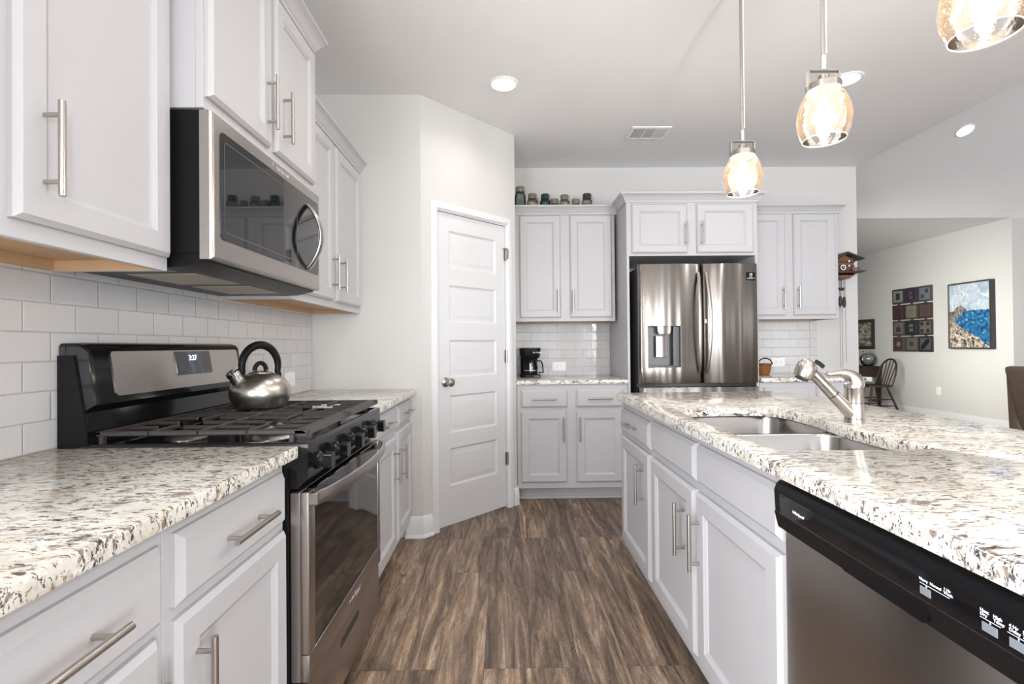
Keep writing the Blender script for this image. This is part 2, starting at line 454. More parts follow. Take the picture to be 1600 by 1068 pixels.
# ------------------------------------------------------------------ cabinets
def rings(bm, rs):
    loft(bm, [[(u0, d, z0), (u1, d, z0), (u1, d, z1), (u0, d, z1)] for u0, u1, z0, z1, d in rs])
def door_bm(u0, u1, z0, z1, d, fw=.056):
    bm = B()
    def R(i, dd): return (u0 + i, u1 - i, z0 + i, z1 - i, d + dd)
    rings(bm, [R(0, 0), R(0, .010), R(.010, .020), R(fw, .020), R(fw + .004, .0165), R(fw + .012, .0125), R(fw + .013, .009)])
    return bm
def drawer_bm(u0, u1, z0, z1, d):
    bm = B()
    def R(i, dd): return (u0 + i, u1 - i, z0 + i, z1 - i, d + dd)
    rings(bm, [R(0, 0), R(0, .0085), R(.004, .0115), R(.013, .020)])
    return bm
def handle_bm(u, z, vertical, d, L=.182):
    bm = B()
    if vertical:
        cyl(bm, (u, d + .033, z - L / 2), (u, d + .033, z + L / 2), .0062, seg=14)
        for s in (-1, 1): cyl(bm, (u, d, z + s * .064), (u, d + .031, z + s * .064), .0046, seg=12)
    else:
        cyl(bm, (u - L / 2, d + .033, z), (u + L / 2, d + .033, z), .0062, seg=14)
        for s in (-1, 1): cyl(bm, (u + s * .064, d, z), (u + s * .064, d + .031, z), .0046, seg=12)
    return bm
def add_door(root, Mx, u0, u1, z0, z1, d, hu=None, hz=None):
    o = obj('door', door_bm(u0, u1, z0, z1, d), M['cabinet'], root, Mx)
    if hu is not None: obj('handle', handle_bm(hu, hz, True, d + .02), M['nickel'], o, Mx)['label'] = 'brushed nickel bar handle'
def add_drawer(root, Mx, u0, u1, z0, z1, d, handle=True, name='drawer'):
    o = obj(name, drawer_bm(u0, u1, z0, z1, d), M['cabinet'], root, Mx)
    if handle: obj('handle', handle_bm((u0 + u1) / 2, (z0 + z1) / 2, False, d + .02), M['nickel'], o, Mx)['label'] = 'brushed nickel bar handle'
def wall_cab_body(root, Mx, u0, u1, d, z0, z1):
    """carcass with a bottom recessed behind the face frame"""
    bm = B()
    box(bm, u0, u0 + .015, .003, d - .019, z0, z1)
    box(bm, u1 - .015, u1, .003, d - .019, z0, z1)
    box(bm, u0, u1, .003, d - .019, z1 - .015, z1)
    box(bm, u0, u1, d - .019, d, z0, z1, .0012, 1)
    obj('body', bm, M['cabinet'], root, Mx)
    bm = B()
    box(bm, u0 + .015, u1 - .015, .003, d - .019, z0 + .028, z0 + .04)
    box(bm, u0 + .015, u1 - .015, .003, .022, z0 + .002, z0 + .028)
    box(bm, u0 + .0155, u0 + .017, .022, d - .019, z0 + .001, z0 + .028)
    box(bm, u1 - .017, u1 - .0155, .022, d - .019, z0 + .001, z0 + .028)
    obj('underside', bm, M['cabinet_under'], root, Mx)['label'] = 'raw tan wood underside'
CROWN = [(0, 0), (.010, 0), (.010, .014), (.016, .018), (.022, .030), (.040, .052), (.050, .056), (.050, .070), (0, .070)]
def crown(root, path, z, side):
    bm = B(); sweep(bm, path, [(o, zz + z) for o, zz in CROWN], side)
    obj('crown_moulding', bm, M['cabinet'], root)
def base_body(root, Mx, u0, u1, d, kick_d=.075, zb=.102):
    bm = B()
    box(bm, u0, u1, .003, d, zb, .8755, .001, 1)
    obj('body', bm, M['cabinet'], root, Mx)
    bm = B(); box(bm, u0, u1, .01, d - kick_d, 0, zb)
    box(bm, u0, u1, d - kick_d, d - kick_d + .012, 0, .022, .004, 2)
    obj('toe_kick', bm, M['cabinet'], root, Mx)

# ------------------------------------------------------------------ room shell
def shell():
    T = .12
    b = B(); box(b, XW - T, 8.1, -4.12, 10.6, -.1, 0); struct('floor', b, M['floor'], smooth=0)
    b = B(); box(b, XW - T, 3.125, -4.12, YB + T, H, H + .12); struct('ceiling', b, M['ceiling'], smooth=0)
    b = B(); box(b, 3.0, 6.72, 6.35, 10.6, 2.78, 2.88); struct('ceiling_dining', b, M['ceiling'], smooth=0)
    # vaulted ceiling of the living room: rises from the dining edge towards the ridge, then falls
    b = B(); prism(b, [(6.35, 2.78), (6.35, 2.88), (1.15, 5.48), (-4.12, 2.85), (-4.12, 2.75), (1.15, 5.38)], 'x', 3.125, 8.1)
    struct('ceiling_living', b, M['ceiling'], smooth=0)
    b = B(); prism(b, [(YB + T, 2.74), (6.35, 2.74), (6.35, 2.83), (1.15, 5.43), (-4.12, 2.80), (-4.12, 2.74)], 'x', 3.03, 3.13)
    struct('wall_gable', b, M['wall'], smooth=0)
    b = B(); box(b, XW - T, XW, -.30, 3.069 + T, 0, H); box(b, XW - T, XW, -4.12, -2.30, 0, H); box(b, XW - T, XW, -2.30, -.30, 2.12, H); struct('wall_left', b, M['wall'], smooth=0)
    b = B(); box(b, XW, -.5145, 3.069, 3.069 + T, 0, H); struct('wall_return', b, M['wall'], smooth=0)
    b = B(); box(b, -.02, 3.125, YB, YB + T, 0, H); struct('wall_back', b, M['wall'], smooth=0)
    b = B(); prism(b, [(-.0, 3.67), (.08, 3.67), (.08, YB), (-.0, YB)], 'z', 0, H); struct('wall_pantry', b, M['wall'], smooth=0)
    b = B(); box(b, 6.6, 6.72, 6.35, 10.6, 0, 2.88); struct('wall_dining', b, M['wall'], smooth=0)
    b = B(); box(b, 6.72, 8.1, 6.35, 6.47, 0, 2.88); struct('wall_living_far', b, M['wall'], smooth=0)
    b = B(); box(b, 3.0, 6.6, 10.48, 10.6, 0, 2.88); struct('wall_far', b, M['wall'], smooth=0)
    b = B(); box(b, 3.0, 3.12, YB + T, 4.9, 0, 2.78); box(b, 3.0, 3.12, 6.2, 10.48, 0, 2.78); box(b, 3.0, 3.12, 4.9, 6.2, 0, .65); box(b, 3.0, 3.12, 4.9, 6.2, 2.35, 2.74); struct('wall_hall', b, M['wall'], smooth=0)  # opening added here for the hall fill lamp
    b = B()
    box(b, 8.0, 8.1, -4.0, .95, 0, 5.6); box(b, 8.0, 8.1, 3.45, 6.35, 0, 4.4); box(b, 8.0, 8.1, .95, 3.45, 2.65, 5.6)
    struct('wall_right', b, M['wall'], smooth=0)
    b = B()
    spans = [(-.8, 1.5, .55, 2.35), (2.37, 2.73, .35, 2.35), (3.31, 3.59, .35, 2.35), (6.0, 7.7, .55, 2.65)]
    x = XW
    for x0, x1, z0, z1 in spans:
        top = H if x1 < 3.1 else 2.75
        box(b, x, x0, -4.12, -4.0, 0, 2.75); box(b, x0, x1, -4.12, -4.0, 0, z0); box(b, x0, x1, -4.12, -4.0, z1, 2.75); x = x1
    box(b, x, 8.0, -4.12, -4.0, 0, 2.75)
    struct('wall_rear', b, M['wall_tan'], smooth=0)
    def win(name, x0, x1, z0, z1, n):
        b = B()
        for k in range(n + 1):
            x = x0 + (x1 - x0) * k / n
            box(b, x - .03, x + .03, -4.08, -4.03, z0, z1)
        for z in (z0, (z0 + z1) / 2, z1): box(b, x0, x1, -4.08, -4.03, z - .03, z + .03)
        struct(name, b, M['trim'], smooth=0)
    b = B()
    for y in (-2.27, -1.30, -.33): box(b, XW - .08, XW - .03, y - .03, y + .03, 0, 2.12)
    for z in (.06, 2.09): box(b, XW - .08, XW - .03, -2.27, -.33, z - .05, z + .03)
    struct('door_2', b, M['trim'], smooth=0)  # unseen glass door, added for the side fill lamp
    for k, (sp, n) in enumerate(zip(spans, (2, 1, 1, 2))): win('window_%d' % (k + 1), *sp, n)  # unseen rear windows, added to go with the fill lamps
shell()

# the pantry front runs at 45 degrees between the return wall and the back wall
PA, PB = Vector((-.5145, 3.069)), Vector((.08, 3.67))
pd = (PB - PA).normalized(); PL = (PB - PA).length
PN = Vector((pd.y, -pd.x))                     # towards the room
PM = Matrix(((pd.x, PN.x, 0, PA.x), (pd.y, PN.y, 0, PA.y), (0, 0, 1, 0), (0, 0, 0, 1)))   # local (t, out, z)
DT0, DT1, DZ = .130, .742, 2.037
def pantry():
    b = B()
    box(b, 0, DT0 - .012, -.10, 0, 0, H); box(b, DT1 + .012, PL, -.10, 0, 0, H); box(b, DT0 - .012, DT1 + .012, -.10, 0, DZ + .012, H)
    struct('wall_front', b, M['wall'], None, PM, 0)
    # casing
    prof = [(0, 0), (.004, .010), (.012, .017), (.030, .017), (.036, .012), (.050, .010), (.055, .004), (.055, 0)]
    b = B()
    for s in (0, 1):
        if s == 0: poly = [(DT0 - .006 - w, t) for w, t in prof]
        else: poly = [(DT1 + .006 + w, t) for w, t in prof]
        loft(b, [[(u, o, 0) for u, o in poly], [(u, o, DZ + .006 + w) for (u, o), (w, t) in zip(poly, prof)]])
    loft(b, [[(DT0 - .006 - w, t, DZ + .006 + w) for w, t in prof], [(DT1 + .006 + w, t, DZ + .006 + w) for w, t in prof]])
    box(b, DT0 - .012, DT0 - .003, -.10, .0, 0, DZ + .01); box(b, DT1 + .003, DT1 + .012, -.10, .0, 0, DZ + .01); box(b, DT0 - .012, DT1 + .012, -.10, .0, DZ + .003, DZ + .012)
    struct('trim_1', b, M['trim'], None, PM)
    # five panel door, slab face just behind the wall face
    root = bpy.data.objects.new('door_1', None); COL.objects.link(root); root.location = PM @ Vector(((DT0 + DT1) / 2, -.02, 0)); root['kind'] = 'structure'
    b = B(); f = -.012
    us = [DT0, DT0 + .098, DT1 - .088, DT1]
    tops = [.507, .851, 1.212, 1.571, 1.926]; hgt = .245
    zs = [.012]
    for t in tops: zs += [t - hgt, t]
    zs.append(DZ)
    vv = {}
    def V(u, d, z):
        k = (round(u, 5), round(d, 5), round(z, 5))
        if k not in vv: vv[k] = b.verts.new((u, d, z))
        return vv[k]
    for i in range(3):
        for j in range(len(zs) - 1):
            a0, a1, c0, c1 = us[i], us[i + 1], zs[j], zs[j + 1]
            if i == 1 and j % 2 == 1:
                prev = None
                for ins, dd in ((0, 0), (.012, -.010), (.024, -.010), (.046, -.002), (.050, -.002)):
                    ring = [V(a0 + ins, f + dd, c0 + ins), V(a1 - ins, f + dd, c0 + ins), V(a1 - ins, f + dd, c1 - ins), V(a0 + ins, f + dd, c1 - ins)]
                    if prev:
                        for k in range(4): b.faces.new((prev[k], prev[(k + 1) % 4], ring[(k + 1) % 4], ring[k]))
                    prev = ring
                b.faces.new(prev)
            else: b.faces.new((V(a0, f, c0), V(a1, f, c0), V(a1, f, c1), V(a0, f, c1)))
    rim = [V(u, f, zs[0]) for u in us] + [V(us[3], f, z) for z in zs[1:]] + [V(u, f, zs[-1]) for u in us[-2::-1]] + [V(us[0], f, z) for z in zs[-2:0:-1]]
    bk = [b.verts.new((v.co.x, f - .035, v.co.z)) for v in rim]
    for k in range(len(rim)): b.faces.new((rim[k], rim[(k + 1) % len(rim)], bk[(k + 1) % len(rim)], bk[k]))
    b.faces.new(bk)
    struct('door_panel', b, M['door'], root, PM, 20)
    b = B(); ku, kz = DT0 + .060, .94
    prof = [(.0, -.011), (.031, -.011), (.031, -.006), (.024, .0), (.013, .006), (.011, .020), (.016, .027), (.026, .035), (.029, .046), (.025, .056), (.012, .062), (.0, .063)]
    loft(b, [[(ku + max(r, .0004) * math.cos(2 * PI * k / 24), o, kz + max(r, .0004) * math.sin(2 * PI * k / 24)) for k in range(24)] for r, o in prof])
    struct('door_knob', b, M['nickel_dark'], root, PM)
    for z in (1.835, 1.096, .356):
        b = B(); cyl(b, (DT1 + .002, .004, z - .045), (DT1 + .002, .004, z + .045), .0065, seg=10)
        box(b, DT1 - .010, DT1 + .004, -.011, -.003, z - .044, z + .044)
        struct('hinge', b, M['nickel_dark'], root, PM)
    b = B(); box(b, DT1 - .035, DT1 + .03, .008, .012, 1.868, 1.876); box(b, DT1 + .0, DT1 + .012, .006, .02, 1.80, 1.87)
    struct('door_latch', b, M['nickel'], root, PM)
pantry()

BASEP = [(0, 0), (.015, 0), (.015, .092), (.011, .100), (.009, .118), (.006, .124), (0, .127)]
b = B(); sweep(b, [(-.62, 3.069), (PA.x, PA.y), tuple(PA + pd * .066)], BASEP + [], -1)
sweep(b, [(-.62, 3.054), (PA.x + .006, PA.y - .0155), tuple(PA + pd * .066 + PN * .015)], [(0, 0), (.012, 0), (.010, .010), (.004, .017), (0, .018)], -1)
struct('baseboard_return', b, M['trim'])
b = B(); sweep(b, [tuple(PA + pd * .806), (PB.x, PB.y), (PB.x, 3.73)], BASEP, -1); struct('baseboard_pantry', b, M['trim'])
b = B(); sweep(b, [(6.6, 10.48), (6.6, 6.35), (6.72, 6.35)], BASEP, -1); struct('baseboard_dining', b, M['trim'])
b = B(); sweep(b, [(2.76, YB), (3.125, YB)], BASEP, -1); struct('baseboard_back', b, M['trim'])

# tiled splashbacks
b = B(); box(b, XW, XW + .008, -.2, 3.064, .9105, 1.40); struct('wall_tile_left', b, M['tile_y'], smooth=0)
b = B(); box(b, .081, .918, YB - .008, YB, .9105, 1.39); struct('wall_tile_back', b, M['tile_x'], smooth=0)
b = B(); box(b, 1.93, 2.684, YB - .008, YB, .9105, 1.39); struct('wall_tile_back_2', b, M['tile_x'], smooth=0)
b = B()
for k in range(3): box(b, 2.686, 2.752, YB - .008, YB, .9105 + k * .154, .9105 + k * .154 + .1525)
struct('trim_2', b, M['tile_x'], smooth=0)

# ------------------------------------------------------------------ left run
UD, BD = .303, .603       # face planes measured from the wall
G_UP, G_BASE = 'grey wall cabinets', 'grey base cabinets'
t = thing('wall_cabinet', 'grey wall cabinet beside the microwave, its wide underside over the bare tiles', 'cabinet', (XW, .87, 1.375), G_UP)
wall_cab_body(t, LEFT, .42, 1.323, UD, 1.375, 2.24)
bm = B()
for a in (.905, .962): prism(bm, [(a, .022), (a + .05, .022), (a + .05, .062)], 'z', 1.376, 1.402)
obj('corner_block', bm, M['cabinet_under'], t, LEFT)
add_door(t, LEFT, .44, .845, 1.41, 2.225, UD); add_door(t, LEFT, .90, 1.315, 1.41, 2.225, UD, .952, 1.553)
crown(t, [(XW + UD, .42), (XW + UD, 1.323)], 2.235, -1)
t = thing('wall_cabinet', 'grey two-door cabinet mounted directly above the microwave, taller crown', 'cabinet', (XW, 1.705, 1.812), G_UP)
wall_cab_body(t, LEFT, 1.326, 2.087, .395, 1.812, 2.42)
add_door(t, LEFT, 1.336, 1.685, 1.846, 2.395, .395, 1.650, 1.985); add_door(t, LEFT, 1.72, 2.073, 1.846, 2.395, .395, 1.768, 1.985)
crown(t, [(XW, 1.326), (XW + .395, 1.326), (XW + .395, 2.087), (XW, 2.087)], 2.408, -1)
t = thing('wall_cabinet', 'grey narrow-door wall cabinet between the microwave and the pantry corner wall', 'cabinet', (XW, 2.58, 1.375), G_UP)
wall_cab_body(t, LEFT, 2.09, 3.064, UD, 1.375, 2.24)
add_door(t, LEFT, 2.13, 2.560, 1.41, 2.225, UD, 2.527, 1.553); add_door(t, LEFT, 2.603, 3.035, 1.41, 2.225, UD, 2.650, 1.553)
crown(t, [(XW + UD, 2.09), (XW + UD, 3.064)], 2.235, -1)

t = thing('base_cabinet', 'grey drawer and door base cabinet closest to the camera under the speckled worktop', 'cabinet', (XW + .3, .63, 0), G_BASE)
base_body(t, LEFT, .40, .860, BD); add_drawer(t, LEFT, .42, .842, .708, .840, BD); add_door(t, LEFT, .42, .832, .140, .690, BD, .795, .55)
t = thing('base_cabinet', 'grey drawer and door base cabinet against the near side of the range', 'cabinet', (XW + .3, 1.09, 0), G_BASE)
base_body(t, LEFT, .862, 1.322, BD); add_drawer(t, LEFT, .882, 1.303, .716, .846, BD); add_door(t, LEFT, .877, 1.306, .140, .694, BD, .925, .55)
t = thing('base_cabinet', 'grey two-drawer two-door base cabinet between the range and the corner wall', 'cabinet', (XW + .3, 2.58, 0), G_BASE)
base_body(t, LEFT, 2.092, 3.064, BD)
add_drawer(t, LEFT, 2.115, 2.617, .745, .852, BD); add_drawer(t, LEFT, 2.672, 3.05, .745, .852, BD)
add_door(t, LEFT, 2.115, 2.600, .140, .705, BD, 2.542, .56); add_door(t, LEFT, 2.645, 3.04, .140, .718, BD, 2.704, .548)

ZC0, ZC1 = .878, .9105
def counter(name, label, poly, Mx=None):
    bm = B()
    n = len(poly)
    prism(bm, poly, 'z', ZC0, ZC1)
    es = [e for e in bm.edges if abs(e.verts[0].co.z - e.verts[1].co.z) < 1e-6]
    bmesh.ops.bevel(bm, geom=es, offset=.004, segments=2, profile=.5, affect='EDGES')
    o = obj(name, bm, M['granite'], None, Mx); tag(o, label, 'countertop', 'granite worktops')
    return o
counter('countertop', 'speckled cream granite worktop beside the range in front of the camera', [(XW + .009, -.15), (-.551, -.15), (-.551, 1.323), (XW + .009, 1.323)])
counter('countertop', 'short speckled granite worktop between the range and the corner wall', [(XW + .009, 2.091), (-.551, 2.091), (-.551, 3.066), (XW + .009, 3.066)])

# ------------------------------------------------------------------ gas range
R0, R1 = 1.3275, 2.0875
RC = (R0 + R1) / 2
def gas_range():
    t = thing('gas_range', 'black and stainless gas range with cast iron grates and digital clock', 'stove', (XW + .33, RC, 0))
    L = LEFT
    b = B(); box(b, R0 + .003, R1 - .003, .012, .615, .05, .893, .003, 1)
    for a in (R0 + .05, R1 - .05):
        for d in (.08, .56): cyl(b, (a, d, 0), (a, d, .05), .018, seg=10)
    obj('body', b, M['black_matte'], t, L)
    # cooktop tray with raised rim
    b = B()
    def R(i, z, f=0): return [(R0 + i, .07 + i, z), (R1 - i, .07 + i, z), (R1 - i, .668 - i - f, z), (R0 + i, .668 - i - f, z)]
    loft(b, [R(0, .893), R(0, .913), R(.004, .918), R(.014, .918), R(.026, .902), R(.035, .900)])
    obj('cooktop', b, M['black'], t, L, 40)
    # console
    b = B()
    prof = [(.010, .905), (.085, .905), (.080, .93), (.074, 1.000), (.086, 1.010), (.108, 1.022), (.108, 1.032), (.086, 1.172), (.076, 1.184), (.058, 1.189), (.010, 1.189)]
    n = 5
    sect = [(R0 + .006, .965, .008), (R0 + .012, .992, .002), (R0 + .024, 1, 0), (R1 - .024, 1, 0), (R1 - .012, .992, .002), (R1 - .006, .965, .008)]
    loft(b, [[(a, .010 + (d - .010) * k, .905 + (z - .905) * (k if z > 1.05 else 1)) for d, z in prof] for a, k, s in sect])
    con = obj('console', b, M['black'], t, L, 35)
    for e0 in (R0 + .0005, R1 - .006):
        b = B(); prism(b, [(.010, .80), (.105, .80), (.085, .96), (.052, 1.155), (.010, 1.155)], 'x', e0, e0 + .0055); obj('end_cap', b, M['black_matte'], t, L)
    p0, p1 = Vector((0, .1085, 1.036)), Vector((0, .0873, 1.168))
    up = (p1 - p0).normalized()
    PMx = L @ axes((0, p0.y, p0.z), (1, 0, 0), up)
    # local (a, up, -out): outward is -z for this frame, so use negative thickness
    b = B(); prism(b, rrect(R0 + .075, R1 - .035, .004, .130, .010), 'z', .001, -.0025); pan = obj('console_panel', b, M['steel'], con, PMx); pan['label'] = 'brushed stainless panel'
    b = B(); prism(b, rrect(1.668, 1.862, .046, .126, .006), 'z', .0, -.005); obj('clock_display', b, M['black_glass'], con, PMx)
    TX = L @ axes((1.735, p0.y + up.y * .097 + .0058, p0.z + up.z * .097), (1, 0, 0), up)
    TX = Matrix.Translation(Vector()) @ axes(L @ Vector((1.735, p0.y + up.y * .096 + .0060, p0.z + up.z * .096)), (0, 1, 0), (up.y, 0, up.z))
    text('clock_digits', '3:27', .026, TX, M['display'], con)
    for (a, w, s) in ((1.685, .105, '- -'), (1.685, .070, '---'), (1.80, .105, '--'), (1.80, .075, '- -'), (1.82, .055, '--'), (1.72, .055, '-o-')):
        text('key_marks', s, .011, axes(L @ Vector((a, p0.y + up.y * w + .0060, p0.z + up.z * w)), (0, 1, 0), (up.y, 0, up.z)), M['grey_print'], con)
    # burners
    for a, d, r in ((R0 + .17, .24, .040), (R0 + .17, .50, .048), (RC, .37, .045), (R1 - .17, .24, .040), (R1 - .17, .50, .050)):
        b = B(); lathe(b, [(r + .016, .901), (r + .016, .905), (r + .008, .912), (r, .915)], (a, d, 0), 24)
        br = obj('burner', b, M['steel'], t, L)
        b = B(); lathe(b, [(r - .002, .9152), (r, .919), (r - .004, .925), (r * .5, .927)], (a, d, 0), 24); obj('burner_cap', b, M['iron'], br, L)
    # two cast iron grates
    for g0, g1 in ((R0 + .012, RC - .003), (RC + .003, R1 - .012)):
        b = B(); zt, zb_ = .951, .939
        d0, d1 = .10, .663
        c = (g0 + g1) / 2
        def bar(x0, x1, y0, y1, z0=zb_, z1=zt): box(b, x0, x1, y0, y1, z0, z1, .003, 1)
        bar(g0, g0 + .015, d0, d1, zb_ - .002, zt); bar(g1 - .015, g1, d0, d1, zb_ - .002, zt); bar(g0, g1, d0, d0 + .015)
        prism(b, [(d1 - .034, zb_ + .002), (d1 - .012, zb_ - .006), (d1, zb_ - .004), (d1 - .008, zb_ + .006), (d1 - .022, zt), (d1 - .034, zt)], 'x', g0, g1)
        bar(g0, g1, .365, .375)
        for q in (.25, .5, .75):
            x = g0 + (g1 - g0) * q
            for (a0, a1) in ((d0, .205), (.275, .462), (.538, d1 - .02)): bar(x - .0042, x + .0042, a0, a1)
        for y in (.24, .50):
            bar(g0, c - .055, y - .0045, y + .0045); bar(c + .055, g1, y - .0045, y + .0045)
        for x in (g0 + .01, g1 - .01):
            for y in (d0 + .012, d1 - .045): box(b, x - .006, x + .006, y - .006, y + .006, .9015, zb_ + .004)
        obj('grate', b, M['iron'], t, L)
    # front control panel, sloping a little
    b = B(); prism(b, [(.60, .795), (.640, .795), (.668, .822), (.668, .893), (.60, .893)], 'x', R0, R1); obj('control_panel', b, M['black'], t, L, 20)
    for a in (1.395, 1.535, 1.69, 1.845, 1.985):
        b = B(); z = .857; k = 20
        loft(b, [[(a + r * math.cos(2 * PI * j / k), d, z + r * math.sin(2 * PI * j / k)) for j in range(k)] for r, d in ((.024, .6675), (.024, .674), (.018, .680), (.016, .690))])
        prism(b, rrect(a - .0165, a + .0165, z - .022, z + .022, .008), 'y', .689, .712)
        obj('knob', b, M['black'], t, L)
    # oven door
    b = B(); box(b, R0 + .004, R1 - .004, .617, .645, .278, .785, .003, 1); box(b, R0 + .004, R1 - .004, .645, .668, .278, .352, .004, 2); box(b, R0 + .004, R0 + .050, .645, .668, .352, .785, .004, 2); box(b, R1 - .040, R1 - .004, .645, .668, .352, .785, .004, 2)
    dr = obj('oven_door', b, M['steel'], t, L)
    b = B(); box(b, R0 + .049, R1 - .039, .640, .6655, .350, .784, .002, 1); obj('oven_window', b, M['oven_glass'], dr, L)
    b = B()
    pts = []
    for k in range(17):
        s = k / 16; a = R0 + .012 + (R1 - R0 - .024) * s
        pts.append((a, .680 + .045 * math.sin(PI * s) ** .6, .765))
    tube(b, pts, .01, 12, flat=(.007, .019), up=(0, 0, 1))
    for a in (R0 + .016, R1 - .016): box(b, a - .011, a + .011, .662, .690, .748, .782, .003, 1)
    obj('door_handle', b, M['steel'], dr, L)
    text('logo', 'Whirlpool', .030, axes(L @ Vector((1.665, .6686, .305)), (0, 1, 0), (0, 0, 1)), M['silver_logo'], dr, shear=.25)
    # storage drawer
    b = B(); box(b, R0 + .004, R1 - .004, .617, .660, .075, .272, .005, 2)
    sd = obj('storage_drawer', b, M['steel'], t, L)
    b = B(); prism(b, rrect(1.60, 1.80, .205, .232, .0125), 'y', .6605, .658); obj('pull_slot', b, M['dark_slot'], sd, L)
    b = B(); box(b, R0 + .01, R1 - .01, .03, .60, .03, .074); obj('kick_panel', b, M['black_matte'], t, L)
gas_range()

# kettle on the far burner
def kettle():
    c = Vector((-.902, 1.84, .9515))
    t = thing('kettle', 'round brushed steel whistling kettle with black loop handle on the grates', 'kettle', c)
    b = B(); lathe(b, [(.001, 0), (.075, 0), (.088, .006), (.102, .040), (.104, .060), (.099, .082), (.084, .104), (.060, .120), (.040, .127), (.039, .130), (.02, .135), (.001, .136)], c, 40)
    obj('body', b, M['nickel'], t)
    d = Vector((-.62, -.78, 0)).normalized()
    p0 = c + d * .064 + Vector((0, 0, .080)); p1 = c + d * .092 + Vector((0, 0, .124))
    b = B(); tube(b, [p0, p1], [.0245, .0215], 20)
    sp = obj('spout', b, M['nickel'], t)
    b = B(); ax = (p1 - p0).normalized(); tube(b, [p1 - ax * .002, p1 + ax * .012, p1 + ax * .017], [.0235, .0235, .018], 20); tube(b, [p1 + ax * .015 - d * .012, p1 + ax * .022 - d * .022 + Vector((0, 0, .006))], .003, 8)
    obj('spout_cap', b, M['chrome'], sp)
    b = B(); tube(b, [c + d * (.021 * math.cos(PI * k / 10)) + Vector((0, 0, .136 + .028 * math.sin(PI * k / 10))) for k in range(11)], .008, 10)
    obj('lid_knob', b, M['black_matte'], t)
    b = B(); pts = []
    for k in range(21):
        a = PI * (-.08 + 1.16 * k / 20)
        q = c + d * (.066 * math.cos(a)) + Vector((0, 0, .152 + .078 * math.sin(a)))
        pts.append(q)
    pts = [c + d * .072 + Vector((0, 0, .108))] + pts + [c - d * .072 + Vector((0, 0, .108))]
    rs = [.008] + [.011 + .004 * math.sin(PI * k / 20) for k in range(21)] + [.008]
    tube(b, pts, rs, 12)
    obj('handle', b, M['black_matte'], t)
kettle()

# ------------------------------------------------------------------ microwave
def microwave():
    t = thing('microwave', 'stainless over-the-range microwave with black glass door and curved handle', 'microwave', (XW + .2, RC, 1.39))
    L = LEFT; a0, a1 = 1.330, 2.085
    b = B(); box(b, a0, a1, .003, .385, 1.425, 1.806, .002, 1); obj('body', b, M['black_matte'], t, L)
    b = B(); prism(b, [(.003, 1.425), (.003, 1.388), (.330, 1.388), (.395, 1.403), (.400, 1.425)], 'x', a0 + .004, a1 - .004)
    bp = obj('bottom_pan', b, M['black_matte'], t, L)
    for q0, q1 in ((a0 + .12, a0 + .36), (a1 - .33, a1 - .09)):
        b = B(); box(b, q0, q1, .10, .30, 1.3865, 1.3885); obj('grease_filter', b, M['filter'], bp, L)
    for q in (a0 + .05, a1 - .04):
        b = B(); box(b, q - .03, q + .03, .12, .28, 1.3865, 1.3885); obj('light_lens', b, M['grey_plastic'], bp, L)
    # door: outer frame with radius edge, dark glass
    b = B(); dz0, dz1 = 1.408, 1.806
    def R(i, d): return [(a0 - .004 + i, d, dz0 + i), (a1 + .004 - i, d, dz0 + i), (a1 + .004 - i, d, dz1 - i), (a0 - .004 + i, d, dz1 - i)]
    loft(b, [R(0, .386), R(0, .412), R(.003, .418), R(.008, .421), R(.030, .421)])
    dr = obj('door', b, M['steel'], t, L, 25)
    b = B(); prism(b, rrect(a0 + .030, a1 - .016, 1.468, 1.765, .018), 'y', .418, .4225); gl = obj('door_glass', b, M['microwave_glass'], dr, L)
    b = B()
    o_ = rrect(a0 + .048, 1.86, 1.490, 1.742, .012); i_ = rrect(a0 + .051, 1.857, 1.493, 1.739, .010)
    loft(b, [[(u, .4226, z) for u, z in o_], [(u, .4230, z) for u, z in o_], [(u, .4230, z) for u, z in i_], [(u, .4226, z) for u, z in i_]], False, False)
    obj('window_border', b, M['grey_plastic'], dr, L)
    b = B(); pts = []
    for k in range(19):
        s = k / 18
        pts.append((1.955, .426 + .052 * math.sin(PI * s) ** .8, 1.482 + .246 * s))
    tube(b, pts, .01, 14, flat=(.017, .007), up=(0, 1, 0))
    obj('handle', b, M['steel'], dr, L)
    text('logo', 'Whirlpool', .030, axes(L @ Vector((1.665, .4214, 1.777)), (0, 1, 0), (0, 0, 1)), M['silver_logo'], dr, shear=.2)
    b = B(); box(b, 2.000, 2.0008, .4222, .4228, 1.470, 1.763); obj('keypad_seam', b, M['grey_plastic'], dr, L)
    for k in range(5): text('key_marks', '- -', .014, axes(L @ Vector((2.022, .4229, 1.51 + .045 * k)), (0, 1, 0), (0, 0, 1)), M['grey_print'], dr)
microwave()

